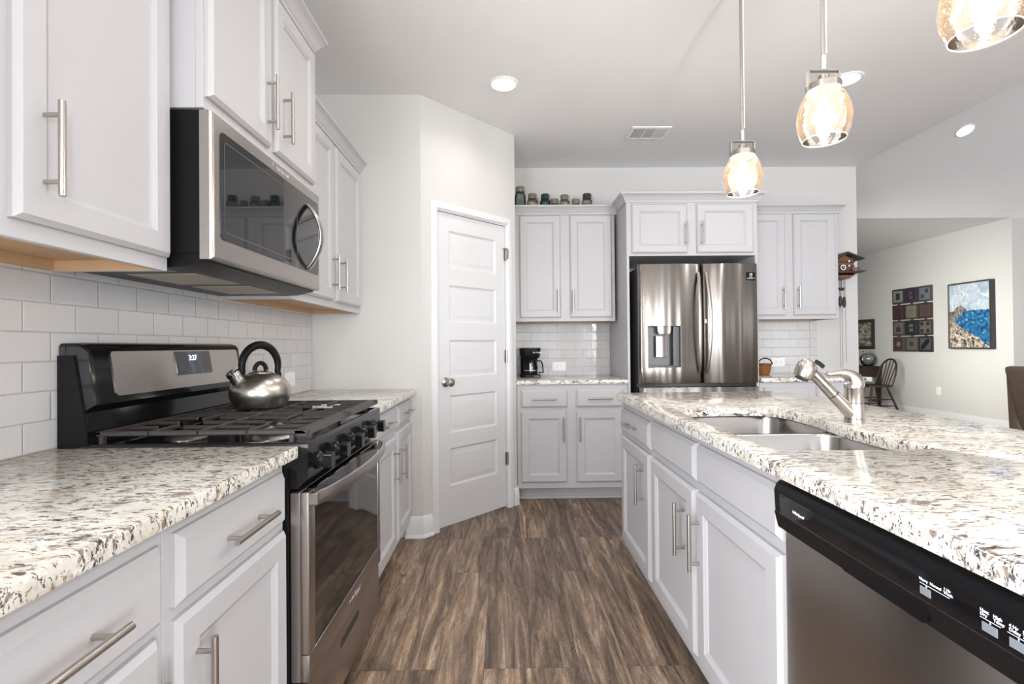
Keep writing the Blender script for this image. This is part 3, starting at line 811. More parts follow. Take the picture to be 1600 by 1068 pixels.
# ------------------------------------------------------------------ sockets
def outlet(label, Mx, a, z, w=.118, h=.076, vert=False):
    if vert: w, h = h, w
    c = Mx @ Vector((a, 0, z))
    t = thing('wall_outlet', label, 'outlet', c, 'white wall outlets')
    b = B(); prism(b, rrect(a - w / 2, a + w / 2, z - h / 2, z + h / 2, .006, 3), 'y', .0085, .014)
    bmesh.ops.bevel(b, geom=[e for e in b.edges if e.verts[0].co.y > .0139 and e.verts[1].co.y > .0139], offset=.002, segments=2, affect='EDGES')
    obj('cover_plate', b, M['white_plastic'], t, Mx)
    for s in (-1, 1):
        cx, cz = (a, z + s * .02) if vert else (a + s * .02, z)
        b = B(); prism(b, rrect(cx - .0145, cx + .0145, cz - .0155, cz + .0155, .006, 4), 'y', .0135, .0155); so = obj('socket', b, M['white_plastic'], t, Mx)
        b = B()
        for q in (-.006, .006):
            if vert: box(b, cx + q - .001, cx + q + .001, .0150, .0158, cz, cz + .008)
            else: box(b, cx - .002, cx + .006, .0150, .0158, cz + q - .001, cz + q + .001)
        obj('slots', b, M['dark_slot'], so, Mx)
outlet('white outlet plate on tiles behind the kettle', LEFT, 2.745, .997)
outlet('white outlet plate on tiles beside the coffee maker', BACK, .470, .988)
outlet('white outlet plate on tiles beside the small basket', BACK, 2.401, 1.006)
DIN = Matrix(((0, -1, 0, 6.608), (1, 0, 0, 0), (0, 0, 1, 0), (0, 0, 0, 1)))
outlet('white outlet plate low on the wall beneath the seascape painting', DIN, 7.475, .425, vert=True)

# ------------------------------------------------------------------ back run
UB = .325
t = thing('wall_cabinet', 'grey two-door wall cabinet above the coffee maker with jars along its top', 'cabinet', (.49, YB - .16, 1.365), G_UP)
wall_cab_body(t, BACK, .084, .898, UB, 1.365, 2.24)
add_door(t, BACK, .121, .456, 1.394, 2.225, UB, .432, 1.530); add_door(t, BACK, .531, .871, 1.394, 2.225, UB, .553, 1.530)
crown(t, [(.084, YB - UB), (.922, YB - UB)], 2.230, -1)
t = thing('wall_cabinet', 'grey two-door cabinet over the fridge with deep side panels', 'cabinet', (1.42, YB - .3, 0), G_UP)
bm = B(); box(bm, .940, 1.895, .003, .626, 1.838, 2.262, .0012, 1); obj('body', bm, M['cabinet'], t, BACK)
for a in (.921, 1.895):
    bm = B(); box(bm, a, a + .019, .003, .626, 0, 2.262, .0012, 1); obj('side_panel', bm, M['cabinet'], t, BACK)
add_door(t, BACK, .958, 1.378, 1.856, 2.228, .626, 1.362, 1.998); add_door(t, BACK, 1.450, 1.878, 1.856, 2.228, .626, 1.482, 1.998)
crown(t, [(.921, YB - UB - .0), (.921, YB - .626), (1.914, YB - .626), (1.914, YB)], 2.240, -1)
t = thing('wall_cabinet', 'grey two-door wall cabinet between the fridge and the carved clock', 'cabinet', (2.33, YB - .16, 1.368), G_UP)
wall_cab_body(t, BACK, 1.918, 2.732, UB, 1.368, 2.24)
add_door(t, BACK, 1.945, 2.290, 1.398, 2.228, UB, 2.265, 1.54); add_door(t, BACK, 2.358, 2.706, 1.398, 2.228, UB, 2.386, 1.54)
crown(t, [(1.918, YB - UB), (2.732, YB - UB), (2.732, YB)], 2.230, -1)

BBD = .626
t = thing('base_cabinet', 'grey two-drawer two-door base cabinet under the coffee maker', 'cabinet', (.5, YB - .3, 0), G_BASE)
base_body(t, BACK, .084, .918, BBD, .085)
add_drawer(t, BACK, .113, .464, .706, .840, BBD); add_drawer(t, BACK, .528, .878, .706, .840, BBD)
add_door(t, BACK, .112, .457, .148, .682, BBD, .427, .546); add_door(t, BACK, .527, .875, .148, .682, BBD, .549, .546)
t = thing('base_cabinet', 'grey two-drawer base cabinet by the fridge under the basket worktop', 'cabinet', (2.3, YB - .3, 0), G_BASE)
base_body(t, BACK, 1.916, 2.712, BBD, .085)
add_drawer(t, BACK, 1.945, 2.285, .706, .840, BBD); add_drawer(t, BACK, 2.345, 2.690, .706, .840, BBD)
add_door(t, BACK, 1.945, 2.285, .148, .682, BBD, 2.255, .546); add_door(t, BACK, 2.345, 2.690, .148, .682, BBD, 2.375, .546)
counter('countertop', 'speckled granite worktop holding the black coffee maker', [(.083, YB - .009), (.083, YB - .650), (.919, YB - .650), (.919, YB - .009)])
counter('countertop', 'speckled granite worktop holding the small woven basket by the fridge', [(1.917, YB - .009), (1.917, YB - .650), (2.760, YB - .650), (2.760, YB - .009)])

# ------------------------------------------------------------------ fridge
def fridge():
    fx0, fx1 = .983, 1.862
    yf = 3.60
    t = thing('refrigerator', 'stainless french-door refrigerator with water dispenser and paired bowed handles', 'refrigerator', ((fx0 + fx1) / 2, 3.98, 0))
    b = B(); box(b, fx0, fx1 - .005, 3.69, 4.30, .03, 1.742, .004, 2)
    for x in (fx0 + .06, fx1 - .06):
        for y in (3.74, 4.25): cyl(b, (x, y, 0), (x, y, .03), .02, seg=10)
    obj('body', b, M['fridge_side'], t)
    mid = 1.4435
    def yfront(x, x0, x1):
        s = (x - x0) / (x1 - x0) * 2 - 1
        return yf + .013 * s * s + (.018 * max(0, (abs(s) - .93) / .07) ** 2)
    def door(x0, x1, z0, z1, hole=None, name='door'):
        b = B()
        n = 40
        xs = [x0 + (x1 - x0) * k / n for k in range(n + 1)]
        zs = [z0, z0 + .006, z1 - .006, z1]
        if hole:
            hx0, hx1, hz0, hz1 = hole
            xs = sorted([x for x in xs if min(abs(x - hx0), abs(x - hx1)) > .005] + [hx0, hx1]); zs = [z0, z0 + .006, hz0, hz1, z1 - .006, z1]
        def y(x, z): return yfront(x, x0, x1) + (.005 if z in (zs[0], zs[-1]) else 0)
        V = [[b.verts.new((x, y(x, z), z)) for z in zs] for x in xs]
        inh = lambda i, j: hole and hx0 - 1e-6 <= xs[i] and xs[i + 1] <= hx1 + 1e-6 and hz0 - 1e-6 <= zs[j] and zs[j + 1] <= hz1 + 1e-6
        for i in range(len(xs) - 1):
            for j in range(len(zs) - 1):
                if not inh(i, j): b.faces.new((V[i][j], V[i + 1][j], V[i + 1][j + 1], V[i][j + 1]))
        rim = [V[i][0] for i in range(len(xs))] + [V[-1][j] for j in range(1, len(zs))] + [V[i][-1] for i in range(len(xs) - 2, -1, -1)] + [V[0][j] for j in range(len(zs) - 2, 0, -1)]
        bk = [b.verts.new((v.co.x, 3.684, v.co.z)) for v in rim]
        for k in range(len(rim)): b.faces.new((rim[k], rim[(k + 1) % len(rim)], bk[(k + 1) % len(rim)], bk[k]))
        b.faces.new(bk)
        return obj(name, b, M['steel_fridge'], t, None, 40)
    hole = (1.045, 1.282, 1.002, 1.306)
    dl = door(fx0, mid - .004, .884, 1.760, hole)
    dr = door(mid + .004, fx1, .884, 1.760)
    fz = door(fx0, fx1, .06, .856, None, 'freezer_drawer')
    # dispenser
    hx0, hx1, hz0, hz1 = hole
    yb = 3.672
    b = B()
    ys = yfront(hx0, fx0, mid) - .001; 
    def ring(i, y): return [(hx0 + i, y, hz0 + i), (hx1 - i, y, hz0 + i), (hx1 - i, y, hz1 - i), (hx0 + i, y, hz1 - i)]
    loft(b, [ring(-.003, ys + .006), ring(-.003, ys - .002), ring(.003, ys - .002), ring(.003, ys + .004), ring(.004, yb - .002), ring(.006, yb)], False, True)
    dp = obj('water_dispenser', b, M['grey_plastic'], dl)
    dp['label'] = 'dark recessed water dispenser'
    b = B(); prism(b, [(1.115, 1.303), (1.215, 1.303), (1.213, 1.262), (1.203, 1.248), (1.128, 1.248), (1.118, 1.262)], 'y', ys + .004, yb - .004); obj('spigot', b, M['steel_fridge'], dp)
    b = B(); box(b, 1.108, 1.192, ys + .030, ys + .038, 1.075, 1.235, .003, 1); obj('paddle', b, M['steel_fridge'], dp)
    b = B(); box(b, 1.232, 1.278, ys + .012, yb, 1.008, 1.300); obj('side_panel', b, M['black'], dp)
    b = B(); box(b, hx0 + .006, 1.230, ys + .008, yb, hz0 + .004, hz0 + .012, .001, 1); obj('drip_tray', b, M['grey_plastic'], dp)
    # handles
    for sx, dd in ((-1, dl), (1, dr)):
        x = mid + sx * .034
        b = B(); pts = []
        for k in range(21):
            s = k / 20
            pts.append((x + sx * .020 * (math.sin(PI * s) ** 1.2 - .5) * .6, yf + .004 - .058 * math.sin(PI * s) ** .7, .958 + .735 * s))
        tube(b, pts, .01, 12, flat=(.013, .008), up=(0, 1, 0))
        obj('handle', b, M['steel'], dd)
    by = yf - .0
    b = B(); bx = (1.768, 1.834); yy = yfront(1.80, mid, fx1)
    box(b, bx[0], bx[1], yy - .0035, yy + .004, 1.637, 1.694); bd = obj('badge', b, M['black'], dr)
    text('badge_print', '10', .026, axes((1.801, yy - .004, 1.668), (1, 0, 0), (0, 0, 1)), M['white_print'], dr, 'CENTER')
    text('badge_print', 'YEAR\nWARRANTY', .010, axes((1.801, yy - .004, 1.655), (1, 0, 0), (0, 0, 1)), M['white_print'], dr, 'CENTER')
    b = B(); box(b, mid + .012, mid + .030, yf - .006, yf + .004, 1.322, 1.352, .002, 1); obj('door_button', b, M['white_plastic'], dr)
    b = B(); box(b, fx0 + .02, fx0 + .09, 3.63, 3.72, 1.7425, 1.760, .003, 1); box(b, fx1 - .09, fx1 - .02, 3.63, 3.72, 1.7425, 1.760, .003, 1); obj('hinge_cover', b, M['fridge_side'], t)
fridge()

# ------------------------------------------------------------------ coffee maker, basket
def coffee():
    c = Vector((.205, 4.12, .9107))
    t = thing('coffee_maker', 'black drip coffee maker with glass carafe on the back worktop', 'coffee maker', c)
    b = B()
    prism(b, rrect(c.x - .085, c.x + .085, c.y - .085, c.y + .09, .05, 6), 'z', c.z, c.z + .022)
    lathe(b, [(.070, .022), (.068, .027), (.001, .027)], (c.x, c.y - .015, c.z), 28)
    obj('base', b, M['black_matte'], t)
    b = B(); prism(b, rrect(c.x - .075, c.x + .065, c.y + .035, c.y + .09, .02, 4), 'z', c.z + .022, c.z + .17); obj('tower', b, M['black_matte'], t)
    b = B()
    loft(b, [[(x, y, c.z + z) for x, y in rrect(c.x - w, c.x + w, c.y - .085 + e, c.y + .09, .045, 5)] for w, e, z in ((.066, .02, .152), (.078, .008, .165), (.083, .002, .19), (.085, 0, .226), (.088, -.003, .230), (.088, -.003, .238), (.080, .006, .241))])
    top = obj('brew_head', b, M['black_matte'], t)
    text('logo', 'Mr. Coffee', .016, axes((c.x + .022, c.y - .0865, c.z + .198), (1, 0, 0), (0, 0, 1)), M['white_print'], top)
    text('logo', 'Mr. Coffee', .010, axes((c.x + .030, c.y - .0855, c.z + .008), (1, 0, 0), (0, 0, 1)), M['white_print'], top)
    q = (c.x + .005, c.y - .02, c.z + .0275)
    b = B(); lathe(b, [(.048, 0), (.056, .004), (.060, .03), (.060, .06), (.052, .09), (.047, .102)], q, 28, True, False); cf = obj('carafe', b, M['carafe_glass'], t)
    b = B(); lathe(b, [(.050, .094), (.050, .106), (.046, .114), (.02, .118), (.001, .118)], q, 24); obj('carafe_lid', b, M['black_matte'], cf)
    b = B(); tube(b, [(q[0] + .05, q[1] - .02, q[2] + .108), (q[0] + .085, q[1] - .028, q[2] + .105), (q[0] + .096, q[1] - .03, q[2] + .07), (q[0] + .100, q[1] - .03, q[2] + .012), (q[0] + .062, q[1] - .022, q[2] + .012)], .008, 10, flat=(.006, .009), up=(0, 1, 0)); obj('carafe_handle', b, M['black_matte'], cf)
    b = B(); box(b, q[0] - .012, q[0] - .004, q[1] - .062, q[1] - .0605, q[2] + .03, q[2] + .085); 
    for k in range(6): box(b, q[0] - .004, q[0] + .008, q[1] - .0625, q[1] - .061, q[2] + .03 + k * .011, q[2] + .033 + k * .011)
    obj('carafe_scale', b, M['white_print'], cf)
    b = B(); lathe(b, [(.061, .026), (.0615, .029), (.061, .033)], q, 28, False, False); obj('carafe_band', b, M['chrome'], cf)
coffee()
def weave():
    m, nt, bs = mat('woven_splint')
    w = nd(nt, 'ShaderNodeTexWave', i_Scale=45.0, i_Distortion=1.0, bands_direction='Z'); nt.links.new(coords(nt), w.inputs['Vector'])
    nt.links.new(mixc(nt, w.outputs[0], (.10, .03, .01), (.46, .17, .045)), bs.inputs['Base Color'])
    bump(nt, bs, w.outputs[0], .6, .006); bs.inputs['Roughness'].default_value = .5
    return m
M['weave'] = weave()
c = Vector((2.125, 4.06, .9107))
t = thing('basket', 'small woven orange-brown basket with black loop handle on the worktop', 'basket', c)
b = B(); lathe(b, [(.042, 0), (.046, .004), (.056, .05), (.062, .088), (.058, .090), (.052, .05), (.042, .008), (.001, .008)], c, 28); obj('basket_body', b, M['weave'], t)
b = B(); lathe(b, [(.0625, .084), (.066, .088), (.064, .095), (.058, .092)], c, 28, False, False); obj('rim', b, M['red_wood'], t)
b = B(); tube(b, [c + Vector((.058 * math.cos(PI * k / 12), -.03, .088 + .052 * math.sin(PI * k / 12))) for k in range(13)], .005, 8); obj('handle', b, M['black_matte'], t)

# ------------------------------------------------------------------ jars on top of the left back cabinet
def shells_mat():
    m, nt, bs = mat('seashell_mix')
    v = nd(nt, 'ShaderNodeTexVoronoi', i_Scale=60.0); nt.links.new(coords(nt), v.inputs['Vector'])
    r = ramp(nt, [(0, (.75, .52, .36)), (.5, (.62, .32, .16)), (1, (.80, .68, .56))]); nt.links.new(v.outputs['Color'], r.inputs[0]); nt.links.new(r.outputs[0], bs.inputs['Base Color'])
    bump(nt, bs, v.outputs['Distance'], .8, .01)
    return m
M['shells'] = shells_mat()
M['jar_fill'] = paint('grey_pebble_mix', (.30, .27, .24), .6, .5, 70)
JAR_Z = 2.2405
jars = [(.135, .244, .046, 'green_glass', 'nickel_dark', None, 'tall pale green glass jar by the pantry corner, tallest of the row'),
        (.236, .186, .043, 'clear_glass', 'jar_lid', 'shells', 'clear jar of orange shells right next to the tallest jar'),
        (.342, .182, .043, 'teal_glass', 'teal_lid', None, 'dark teal glass jar standing between two shell-filled jars'),
        (.420, .143, .038, 'clear_glass', 'jar_lid', 'jar_fill', 'short clear jar between the teal jar and a shell jar'),
        (.503, .176, .041, 'clear_glass', 'jar_lid', 'shells', 'clear jar of orange shells standing between two short grey jars'),
        (.596, .141, .036, 'clear_glass', 'jar_lid', 'jar_fill', 'short clear jar tipped in beside the black-lidded jar'),
        (.690, .184, .044, 'clear_glass', 'dark_lid', 'jar_fill', 'clear jar with wide black lid at the open end of the row')]
M['jar_lid'] = paint('zinc_lid', (.22, .20, .17), .4, .3, 40)
M['teal_lid'] = paint('teal_glass_lid', (.02, .05, .05), .15, .2)
M['dark_lid'] = paint('dark_tin_lid', (.03, .032, .035), .3, .2)
for i, (x, h, r, g, lid, fill, lab) in enumerate(jars):
    c = Vector((x, 4.105, JAR_Z))
    t = thing('glass_jar', lab, 'jar', c, 'old glass jars on the cabinet top')
    b = B(); hh = h - .03
    lathe(b, [(r * .85, 0), (r * .97, .004), (r, .012), (r, hh * .72), (r * .93, hh * .84), (r * .74, hh * .93), (r * .72, hh)], c, 24, True, False)
    jar = obj('glass_body', b, M[g], t)
    b = B(); lathe(b, [(r * .76, hh - .012), (r * .82, hh - .010), (r * .82, h - .006), (r * .76, h), (.001, h)], c, 24); obj('lid', b, M[lid], t)
    b = B(); lathe(b, [(r * .75, hh - .022), (r * .80, hh - .019), (r * .75, hh - .016)], c, 24, False, False)
    tube(b, [c + Vector((r * .84, 0, h - .004)), c + Vector((r * 1.0, 0, h - .02)), c + Vector((r * .99, 0, hh * .78))], .0022, 6); obj('wire_bail', b, M['nickel_dark'], t)
    if fill:
        b = B(); lathe(b, [(r * .8, .004), (r * .92, .010), (r * .93, hh * .62), (r * .6, hh * .72), (.001, hh * .74)], c, 20)
        o = obj('seashells' if fill == 'shells' else 'pebbles', b, M[fill])
        if fill == 'shells': tag(o, 'orange shells heaped inside the clear jar ' + ('next to the tallest jar' if i == 1 else 'between two short jars'), 'shells', None, 'stuff')
        else: tag(o, 'grey-brown bits filling the ' + {3: 'short jar beside the teal jar', 5: 'short jar beside the black-lidded jar', 6: 'jar with the wide black lid'}[i], 'pebbles', None, 'stuff')

# ------------------------------------------------------------------ carved clock
def clock():
    cx, zb_ = 2.945, 1.715
    yb = YB - .001
    t = thing('cuckoo_clock', 'carved brown chalet cuckoo clock with hanging chains and dark weights', 'clock', (cx, YB - .08, zb_))
    b = B(); prism(b, [(cx - .095, 1.755), (cx + .062, 1.755), (cx + .062, 1.88), (cx - .016, 1.928), (cx - .095, 1.88)], 'y', yb, yb - .12); house = obj('house_body', b, M['red_wood'], t)
    for z in (1.795, 1.83, 1.865):
        b = B(); box(b, cx - .10, cx + .068, yb - .126, yb - .118, z - .004, z + .004, .001, 1); obj('wall_beam', b, M['dark_roof'], house)
    b = B(); ap = (cx - .016, 1.95)
    prism(b, [(cx - .15, 1.885), ap, (cx + .125, 1.893), (cx + .125, 1.882), (ap[0], 1.932), (cx - .15, 1.874)], 'y', yb, yb - .165); obj('roof', b, M['dark_roof'], t)
    b = B(); prism(b, [(cx - .13, 1.765), (cx + .10, 1.768), (cx + .135, 1.782), (cx + .135, 1.788), (cx - .13, 1.775)], 'y', yb, yb - .17); bs = obj('balcony_base', b, M['dark_roof'], t)
    b = B(); prism(b, [(cx - .10, 1.766), (cx + .09, 1.768), (cx + .02, 1.722), (cx - .05, 1.722)], 'y', yb, yb - .12); obj('bracket', b, M['red_wood'], bs)
    b = B(); box(b, cx + .03, cx + .095, yb - .15, yb - .142, 1.805, 1.815, .001, 1)
    for k in range(4): box(b, cx + .034 + k * .018, cx + .040 + k * .018, yb - .149, yb - .143, 1.785, 1.806)
    obj('railing', b, M['red_wood'], t)
    q = Vector((cx - .035, yb - .127, 1.818))
    b = B(); k = 24
    loft(b, [[(q.x + r * math.cos(2 * PI * j / k), y, q.z + r * math.sin(2 * PI * j / k)) for j in range(k)] for r, y in ((.027, yb - .115), (.027, q.y), (.024, q.y - .003), (.001, q.y - .003))]); di = obj('dial', b, M['dark_wood'], t)
    b = B()
    loft(b, [[(q.x + r * math.cos(2 * PI * j / k), q.y - .0035, q.z + r * math.sin(2 * PI * j / k)) for j in range(k)] for r in (.017, .024)], False, False); box(b, q.x - .001, q.x + .012, q.y - .0045, q.y - .0035, q.z - .001, q.z + .002); box(b, q.x - .001, q.x + .002, q.y - .0045, q.y - .0035, q.z, q.z + .018); obj('numeral_ring', b, M['white_plastic'], di)
    for p in ((cx + .015, 1.832), (cx + .015, 1.872), (cx + .055, 1.802)):
        b = B(); sphere(b, (p[0], yb - .130, p[1]), .008, .008, .009, 10, 8); obj('figurine', b, M['white_plastic'], t)
    b = B(); box(b, cx + .001, cx + .005, yb - .05, yb - .046, 1.64, 1.722); prism(b, [(cx - .027, 1.652), (cx + .033, 1.652), (cx + .018, 1.628), (cx - .012, 1.626)], 'y', yb - .052, yb - .044); obj('pendulum', b, M['dark_roof'], t)
    for x, zt, zl in ((cx - .018, 1.58, 1.486), (cx + .016, 1.575, 1.476)):
        b = B(); cyl(b, (x, yb - .06, zt), (x, yb - .06, 1.722), .0022, seg=6); ch = obj('chain', b, M['iron'], t)
        b = B(); zc = (zt + zl) / 2; lathe(b, [(.003, zt - zc), (.011, .035), (.0155, .0), (.013, -.03), (.004, zl - zc)], (x, yb - .06, zc), 14); obj('weight', b, M['iron'], ch)
    for x in (cx - .007, cx + .010, cx + .042):
        b = B(); cyl(b, (x, yb - .04, .95 if x < cx + .02 else 1.0), (x, yb - .04, 1.722), .0012, seg=6); obj('chain', b, M['iron'], t)
clock()

# ------------------------------------------------------------------ island
ID = ISB - .632
t = thing('island_cabinet', 'grey island cabinet with one drawer and door, at the fridge end', 'cabinet', (.97, 2.39, 0), G_BASE)
base_body(t, ISLE, 2.118, 2.662, ID); add_drawer(t, ISLE, 2.136, 2.645, .717, .834, ID); add_door(t, ISLE, 2.140, 2.640, .145, .692, ID, 2.226, .541)
t = thing('island_cabinet', 'grey island sink cabinet with two plain false fronts beside the dishwasher', 'cabinet', (.97, 1.61, 0), G_BASE)
bm = B()
box(bm, 1.108, 2.116, ID - .02, ID, .102, .8755, .001, 1); box(bm, 1.108, 1.126, .003, ID - .02, .102, .8755); box(bm, 2.098, 2.116, .003, ID - .02, .102, .8755); box(bm, 1.126, 2.098, .003, .02, .102, .8755); box(bm, 1.126, 2.098, .02, ID - .02, .102, .12)
obj('body', bm, M['cabinet'], t, ISLE)
bm = B(); box(bm, 1.108, 2.116, .01, ID - .075, 0, .102); obj('toe_kick', bm, M['cabinet'], t, ISLE)
add_drawer(t, ISLE, 1.619, 2.100, .722, .846, ID, False, 'false_front'); add_drawer(t, ISLE, 1.114, 1.600, .722, .846, ID, False, 'false_front')
add_door(t, ISLE, 1.630, 2.103, .145, .692, ID, 1.712, .532); add_door(t, ISLE, 1.116, 1.604, .145, .692, ID, 1.575, .536)
bm = B(); box(bm, .30, .495, .003, ID, .0, .8755); box(bm, .495, 1.107, .003, .02, 0, .8755)  # unseen near end kept short so fill light reaches the left base cabinets
o = obj('island_end_panel', bm, M['cabinet'], None, ISLE); tag(o, 'grey island end panel beyond the dishwasher', 'panel')

# island top with the sink cut out
SINK = []
def sink_outline(g=0.):
    pts = []
    base = [(.690, 1.20), (1.015, 1.195), (1.045, 1.225), (1.047, 1.27), (1.040, 1.40), (1.044, 1.52), (1.062, 1.62), (1.080, 1.72), (1.083, 1.88), (1.065, 1.95), (1.00, 1.99), (.86, 1.995), (.76, 1.985), (.700, 1.95), (.672, 1.87), (.662, 1.60), (.660, 1.30), (.666, 1.225)]
    # closed Catmull-Rom
    n = len(base)
    for i in range(n):
        p0, p1, p2, p3 = (Vector(base[(i + k) % n]) for k in (-1, 0, 1, 2))
        for s in (0, .25, .5, .75):
            q = .5 * ((2 * p1) + (p2 - p0) * s + (2 * p0 - 5 * p1 + 4 * p2 - p3) * s * s + (3 * p1 - p0 - 3 * p2 + p3) * s ** 3)
            pts.append(q)
    if g:
        c = Vector((.87, 1.6)); out = []
        for i, p in enumerate(pts):
            d = (pts[(i + 1) % len(pts)] - pts[i - 1]).normalized(); nrm = Vector((d.y, -d.x))
            out.append(p + nrm * g)
        pts = out
    return [(p.x, p.y) for p in pts]
def island_top():
    outer = []
    x0, x1, y0, y1 = .591, 1.512, .28, 2.688
    def arc(cx, cy, r, a0, a1, n=8): return [(cx + r * math.cos(a0 + (a1 - a0) * k / n), cy + r * math.sin(a0 + (a1 - a0) * k / n)) for k in range(n + 1)]
    outer += [(x0, y0), (x1, y0)] + arc(x1 - .09, y1 - .09, .09, 0, PI / 2) + arc(x0 + .05, y1 - .05, .05, PI / 2, PI)
    inner = sink_outline()
    bm = B()
    ov = [bm.verts.new((x, y, ZC1)) for x, y in outer]; iv = [bm.verts.new((x, y, ZC1)) for x, y in inner]
    oe = [bm.edges.new((ov[i], ov[(i + 1) % len(ov)])) for i in range(len(ov))]
    ie = [bm.edges.new((iv[i], iv[(i + 1) % len(iv)])) for i in range(len(iv))]
    bmesh.ops.triangle_fill(bm, edges=oe + ie, use_beauty=True)
    ex = bmesh.ops.extrude_face_region(bm, geom=bm.faces[:])
    vs = [g for g in ex['geom'] if isinstance(g, bmesh.types.BMVert)]
    bmesh.ops.translate(bm, vec=(0, 0, ZC0 - ZC1), verts=vs)
    bmesh.ops.recalc_face_normals(bm, faces=bm.faces)
    es = [e for e in bm.edges if len(e.link_faces) == 2 and e.calc_face_angle() > 1.2 and e.verts[0].co.z > .9 and e.verts[1].co.z > .9]
    bmesh.ops.bevel(bm, geom=es, offset=.005, segments=2, profile=.5, affect='EDGES')
    o = obj('countertop', bm, M['granite']); tag(o, 'large speckled granite island top with an undermount sink cut in it', 'countertop', 'granite worktops')
island_top()
def sink():
    t = thing('sink', 'double-bowl stainless undermount sink set in the island top', 'sink', (.87, 1.6, .70))
    ol = sink_outline(.012)
    cx = .87
    def bowl(y0, y1, x0, x1, depth, name):
        b = B(); loops = []
        for ins, z, r in ((-.0, .8770, .075), (.004, .872, .075), (.016, .70 + .04, .07), (.03, .705, .06), (.06, .70, .05)):
            loops.append([(x, y, z - depth) if z < .87 else (x, y, z) for x, y in rrect(x0 + ins, x1 - ins, y0 + ins, y1 - ins, r, 6)])
        c = Vector(((x0 + x1) / 2, (y0 + y1) / 2))
        loops.append([(c.x + (p[0] - c.x) * .25, c.y + (p[1] - c.y) * .25, p[2] - .006) for p in loops[-1]])
        loft(b, loops, False, True)
        bo = obj(name, b, M['steel_sink'], t, None, 40)
        b = B(); lathe(b, [(.042, .0), (.042, .003), (.034, .004), (.030, -.002), (.001, -.003)], (c.x, c.y, .6935 - depth), 24); obj('drain', b, M['chrome'], bo)
    bowl(1.608, 2.005, .655, 1.092, .0, 'bowl'); bowl(1.188, 1.592, .650, 1.056, .0, 'bowl')
    b = B(); box(b, .66, 1.07, 1.590, 1.610, .868, .8765, .004, 2); obj('divider', b, M['steel_sink'], t)
    # flange under the stone
    b = B()
    o1 = sink_outline(.035)
    i1 = sink_outline(-.001)
    loft(b, [[(x, y, .8768) for x, y in o1], [(x, y, .8755) for x, y in o1]], True, False)
    b.free()
sink()
def faucet():
    c = Vector((1.135, 1.602, ZC1))
    t = thing('faucet', 'brushed nickel single-lever faucet with angled pull-out spray head behind sink', 'faucet', c)
    b = B(); lathe(b, [(.0285, 0), (.0285, .010), (.0275, .012), (.0275, .112), (.028, .113)], c, 32); body = obj('body', b, M['nickel_dark'], t)
    b = B(); lathe(b, [(.0279, .0125), (.0279, .0140)], c, 32, False, False); lathe(b, [(.0279, .064), (.0279, .066)], c, 32, False, False); obj('seam_ring', b, M['dark_slot'], body)
    e = Vector((.985, 1.50, 1.092)); s = c + Vector((-.004, -.002, .022))
    # spout points over the sink, towards the near bowl
    e = Vector((.990, 1.602, 1.082))
    d = (e - s).normalized()
    b = B(); L = (e - s).length
    tube(b, [s, s + d * (L * .25), s + d * (L * .46)], [.021, .0195, .0185], 24); sp = obj('spout', b, M['nickel_dark'], t)
    b = B(); tube(b, [s + d * (L * .462), s + d * (L * .475)], .0180, 24); obj('seal_ring', b, M['dark_slot'], sp)
    b = B(); tube(b, [s + d * (L * .477), s + d * (L * .80), s + d * (L * .94)], [.0180, .0165, .017], 24); obj('spray_wand', b, M['nickel_dark'], sp)
    h = e + Vector((-.012, 0, .004)); dn = Vector((-.42, 0, -.90)).normalized()
    top = h - dn * .026
    b = B(); tube(b, [top - dn * .006, top - dn * .001, top + dn * .012, top + dn * .035, top + dn * .056, top + dn * .060], [.006, .020, .029, .031, .026, .022], 24); hd = obj('spray_head', b, M['nickel_dark'], sp)
    b = B(); tube(b, [top + dn * .0595, top + dn * .063], [.021, .019], 20); obj('spray_face', b, M['dark_slot'], hd)
    b = B(); tube(b, [top + Vector((.020, 0, .0015)), top + Vector((.034, 0, -.006)), top + Vector((.048, 0, -.018))], .004, 8, flat=(.007, .0025), up=(0, 1, 0)); obj('spray_button', b, M['black_matte'], hd)
    b = B()
    lathe(b, [(.0280, .1135), (.0285, .120), (.0275, .124)], c, 24); lv = obj('lever', b, M['nickel_dark'], t)
    b = B(); tube(b, [c + Vector(p) for p in ((.004, 0, .118), (.003, 0, .130), (-.003, 0, .143), (-.014, 0, .153), (-.030, 0, .160), (-.048, 0, .1625), (-.066, 0, .160), (-.080, 0, .158), (-.089, 0, .160))], [.0275, .0275, .0255, .020, .014, .0105, .0085, .0075, .006], 20); obj('lever_blade', b, M['nickel_dark'], lv)
    b = B(); sphere(b, c + Vector((-.0285, -.003, .128)), .003, u=8, v=6); obj('cold_mark', b, M['blue'] if 'blue' in M else M['display'], lv)
faucet()

